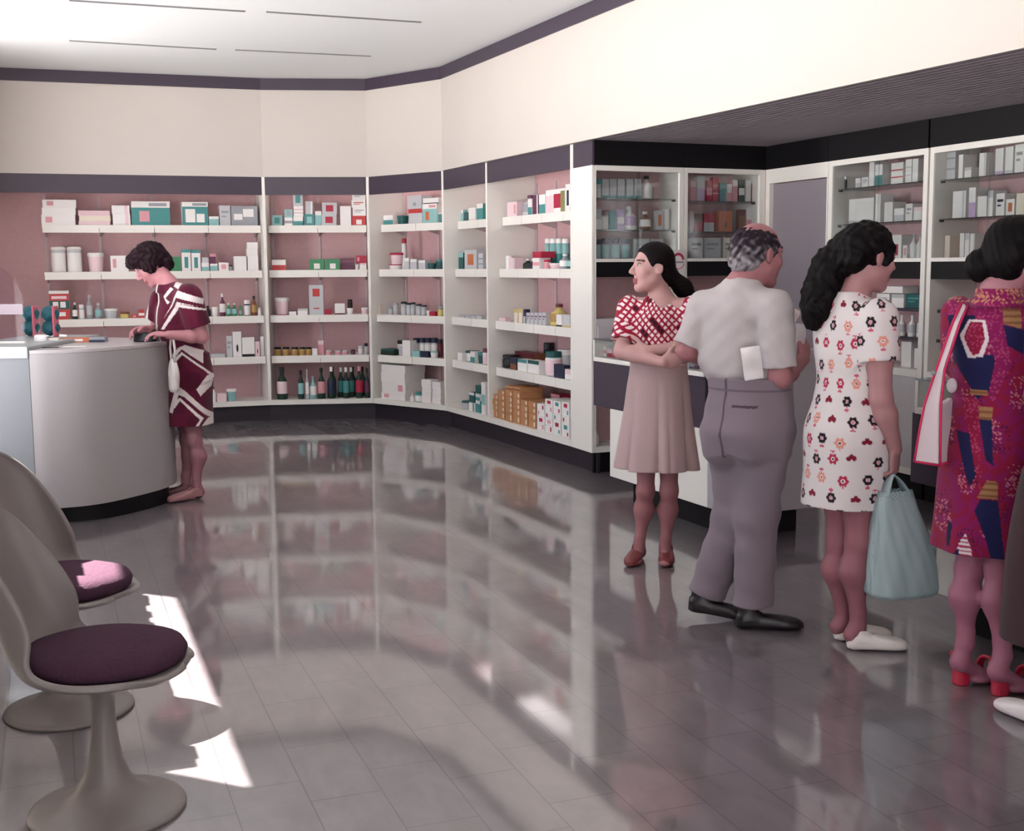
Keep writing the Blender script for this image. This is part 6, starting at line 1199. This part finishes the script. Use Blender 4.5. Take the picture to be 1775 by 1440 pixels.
# ---- labels: look + place, ordinal where the look repeats on one shelf
seen = {}
for it in ITEMS: seen.setdefault((it[1], it[2]), []).append(it)
for (words, look), its in seen.items():
    its.sort(key=lambda i: i[4])
    for k, it in enumerate(its):
        if len(its) == 1: lb = '%s, %s' % (look, words)
        else:
            nm = 'leftmost' if k == 0 else 'rightmost' if k == len(its) - 1 else ORD[k] + ' from left'
            lb = ('%s %s, %s' % (nm, look, words)) if ' ' not in nm else '%s, %s, %s' % (look, nm, words)
        lb = lb.replace('  ', ' '); print('LONG', lb) if len(lb.split()) > 16 else 0; tag(it[0], lb, it[3], it[6])
# ------------------------------------------------------------------ small things on the desks and posts
def card():
    t, p, d, a, depth = CAB['a1'][:5]; q0, q1 = p, p + d; u0 = on_plane(1162, 454, q0, q1)[0]; u1 = on_plane(1187, 454, q0, q1)[0]; z0 = on_plane(1174, 476, q0, q1)[1]; z1 = on_plane(1174, 433, q0, q1)[1]
    w, h = u1 - u0, z1 - z0; pos = p + d * (u0 + u1) / 2; e = empty('sticker', (pos[0], pos[1], (z0 + z1) / 2), a); tag(e, 'white sticker with a red arch on the post between the two far glazed cabinets', 'sticker')
    MB().box(-w / 2, -.0075, -h / 2, w / 2, -.0045, h / 2).build('card', mat('card_white', (226, 220, 220), .6), e)
    mb = MB(); n = 20; R0, R1 = w * .26, w * .42; cz = h * .10
    for k in range(n): a0, a1 = math.pi * k / n, math.pi * (k + 1) / n; mb.quad([(R1 * math.cos(a0), -.0082, cz + R1 * math.sin(a0)), (R1 * math.cos(a1), -.0082, cz + R1 * math.sin(a1)), (R0 * math.cos(a1), -.0082, cz + R0 * math.sin(a1)), (R0 * math.cos(a0), -.0082, cz + R0 * math.sin(a0))])
    mb.build('red_arch', mat('sticker_red', (176, 50, 80), .6), e); MB().box(-w * .4, -.0082, cz - h * .13, w * .4, -.0076, cz - h * .06).build('grey_line', mat('sticker_grey', (150, 140, 148), .6), e)
    mb = MB(); 
    for k in range(n): a0, a1 = math.pi + math.pi * k / n, math.pi + math.pi * (k + 1) / n; mb.quad([(R1 * math.cos(a0), -.0082, cz - h * .16 + R1 * .8 * math.sin(a0)), (R1 * math.cos(a1), -.0082, cz - h * .16 + R1 * .8 * math.sin(a1)), (R1 * .8 * math.cos(a1), -.0082, cz - h * .16 + R1 * .62 * math.sin(a1)), (R1 * .8 * math.cos(a0), -.0082, cz - h * .16 + R1 * .62 * math.sin(a0))])
    mb.build('pale_red_ring', mat('sticker_pale_red', (206, 130, 146), .6), e)
card()
def on_desk(x, y, z=1.0): return at_z(x, y, z)
def deskbox(name, label, cat, px, w, d, h, cols, pat, rz=0., z=1.0005):
    p = on_desk(*px, z); o = packbox(name, w, d, h, cols, PAT[pat], (p[0], p[1], z), rz); return tag(o, label, cat)
p = on_desk(71, 597); o = MB().lathe([(.028, 0), (.036, .004), (.038, .03), (.036, .055), (.028, .058)], 20).build('paper_roll', mat('roll_white', (236, 234, 232), .7), None, smooth=True); o.location = (p[0], p[1], 1.0005); tag(o, 'thick white roll on the curved desk beside the clear screen', 'roll')
deskbox('paper_pack', 'small crumpled white pack between the white roll and orange box', 'pack', (92, 596), .06, .05, .035, ['w', 'cr'], 'cap', .2)
deskbox('leaflet_pack', 'long flat orange and white pack on the curved desk', 'pack', (130, 593), .19, .09, .026, ['o', 'w'], 'dot', .08)
deskbox('box', 'flat dark grey box at the right of the orange pack on the desk', 'box', (168, 593), .095, .08, .03, ['g', 'n'], 'low', .05)
deskbox('paper_sheet', 'white sheet of paper lying on the curved desk', 'paper', (128, 601), .13, .035, .003, ['w'], 'plain', .1)
deskbox('dark_pad', 'thin dark pad on the curved desk under the white roll', 'pad', (80, 603), .13, .03, .004, ['k'], 'plain', .1)
# tied bundles of blue-green round tins behind the screen
def bundle(px, label):
    q = at_z(px, 588, DZ1 + .0225) + np.array((0, .30, 0)); e = empty('net_bundle', (q[0], q[1], DZ1 + .0225)); tag(e, label, 'bundle', 'blue-green bundles behind the screen')
    for i, z in enumerate((.055, .145)): S = Field(np.array((-.1, -.1, -.02)), np.array((.1, .1, .24)), .005); S.ell((0, 0, z), (.055, .06, .052), None, 0); S.noise(.003, lambda X, Y, Z: np.sin(X * 120) * np.sin(Z * 130)); S.mesh('ball', mat('blue_green_net', (40, 92, 104), .6, .3), e)
    MB().box(.030, -.060, .0, .042, .03, .195).build('band', mat('pink_band', (206, 104, 124), .6), e, bevel=.004)
bundle(22, 'blue-green rounded bundle with pink band, seen through the clear screen'); bundle(58, 'blue-green rounded bundle with pink band, right of the clear screen')
# pinkish display card on the right-hand counter
def display():
    q = at_y(1644, 560, 5.5); n = np.array((.0, .0)); e = empty('display_card', (q[0] + .06, q[1], .9935)); s = cp2 + dD * .05 + nD * .30; e.location = (s[0], s[1], .9935); e.rotation_euler = (0, 0, math.radians(-12)); tag(e, 'mauve counter display card beside the strap of the white shoulder bag', 'display card')
    MB().box(-.075, 0, 0, .075, .012, .36).build('card', mat('mauve_card', (176, 140, 152), .7), e, bevel=.003); MB().box(-.06, -.003, .20, .06, .0, .34).build('pale_picture', mat('pale_mauve', (206, 180, 190), .7), e); MB().box(-.03, .012, 0, .03, .09, .012).build('foot', mat('mauve_card', (176, 140, 152)), e)
display()
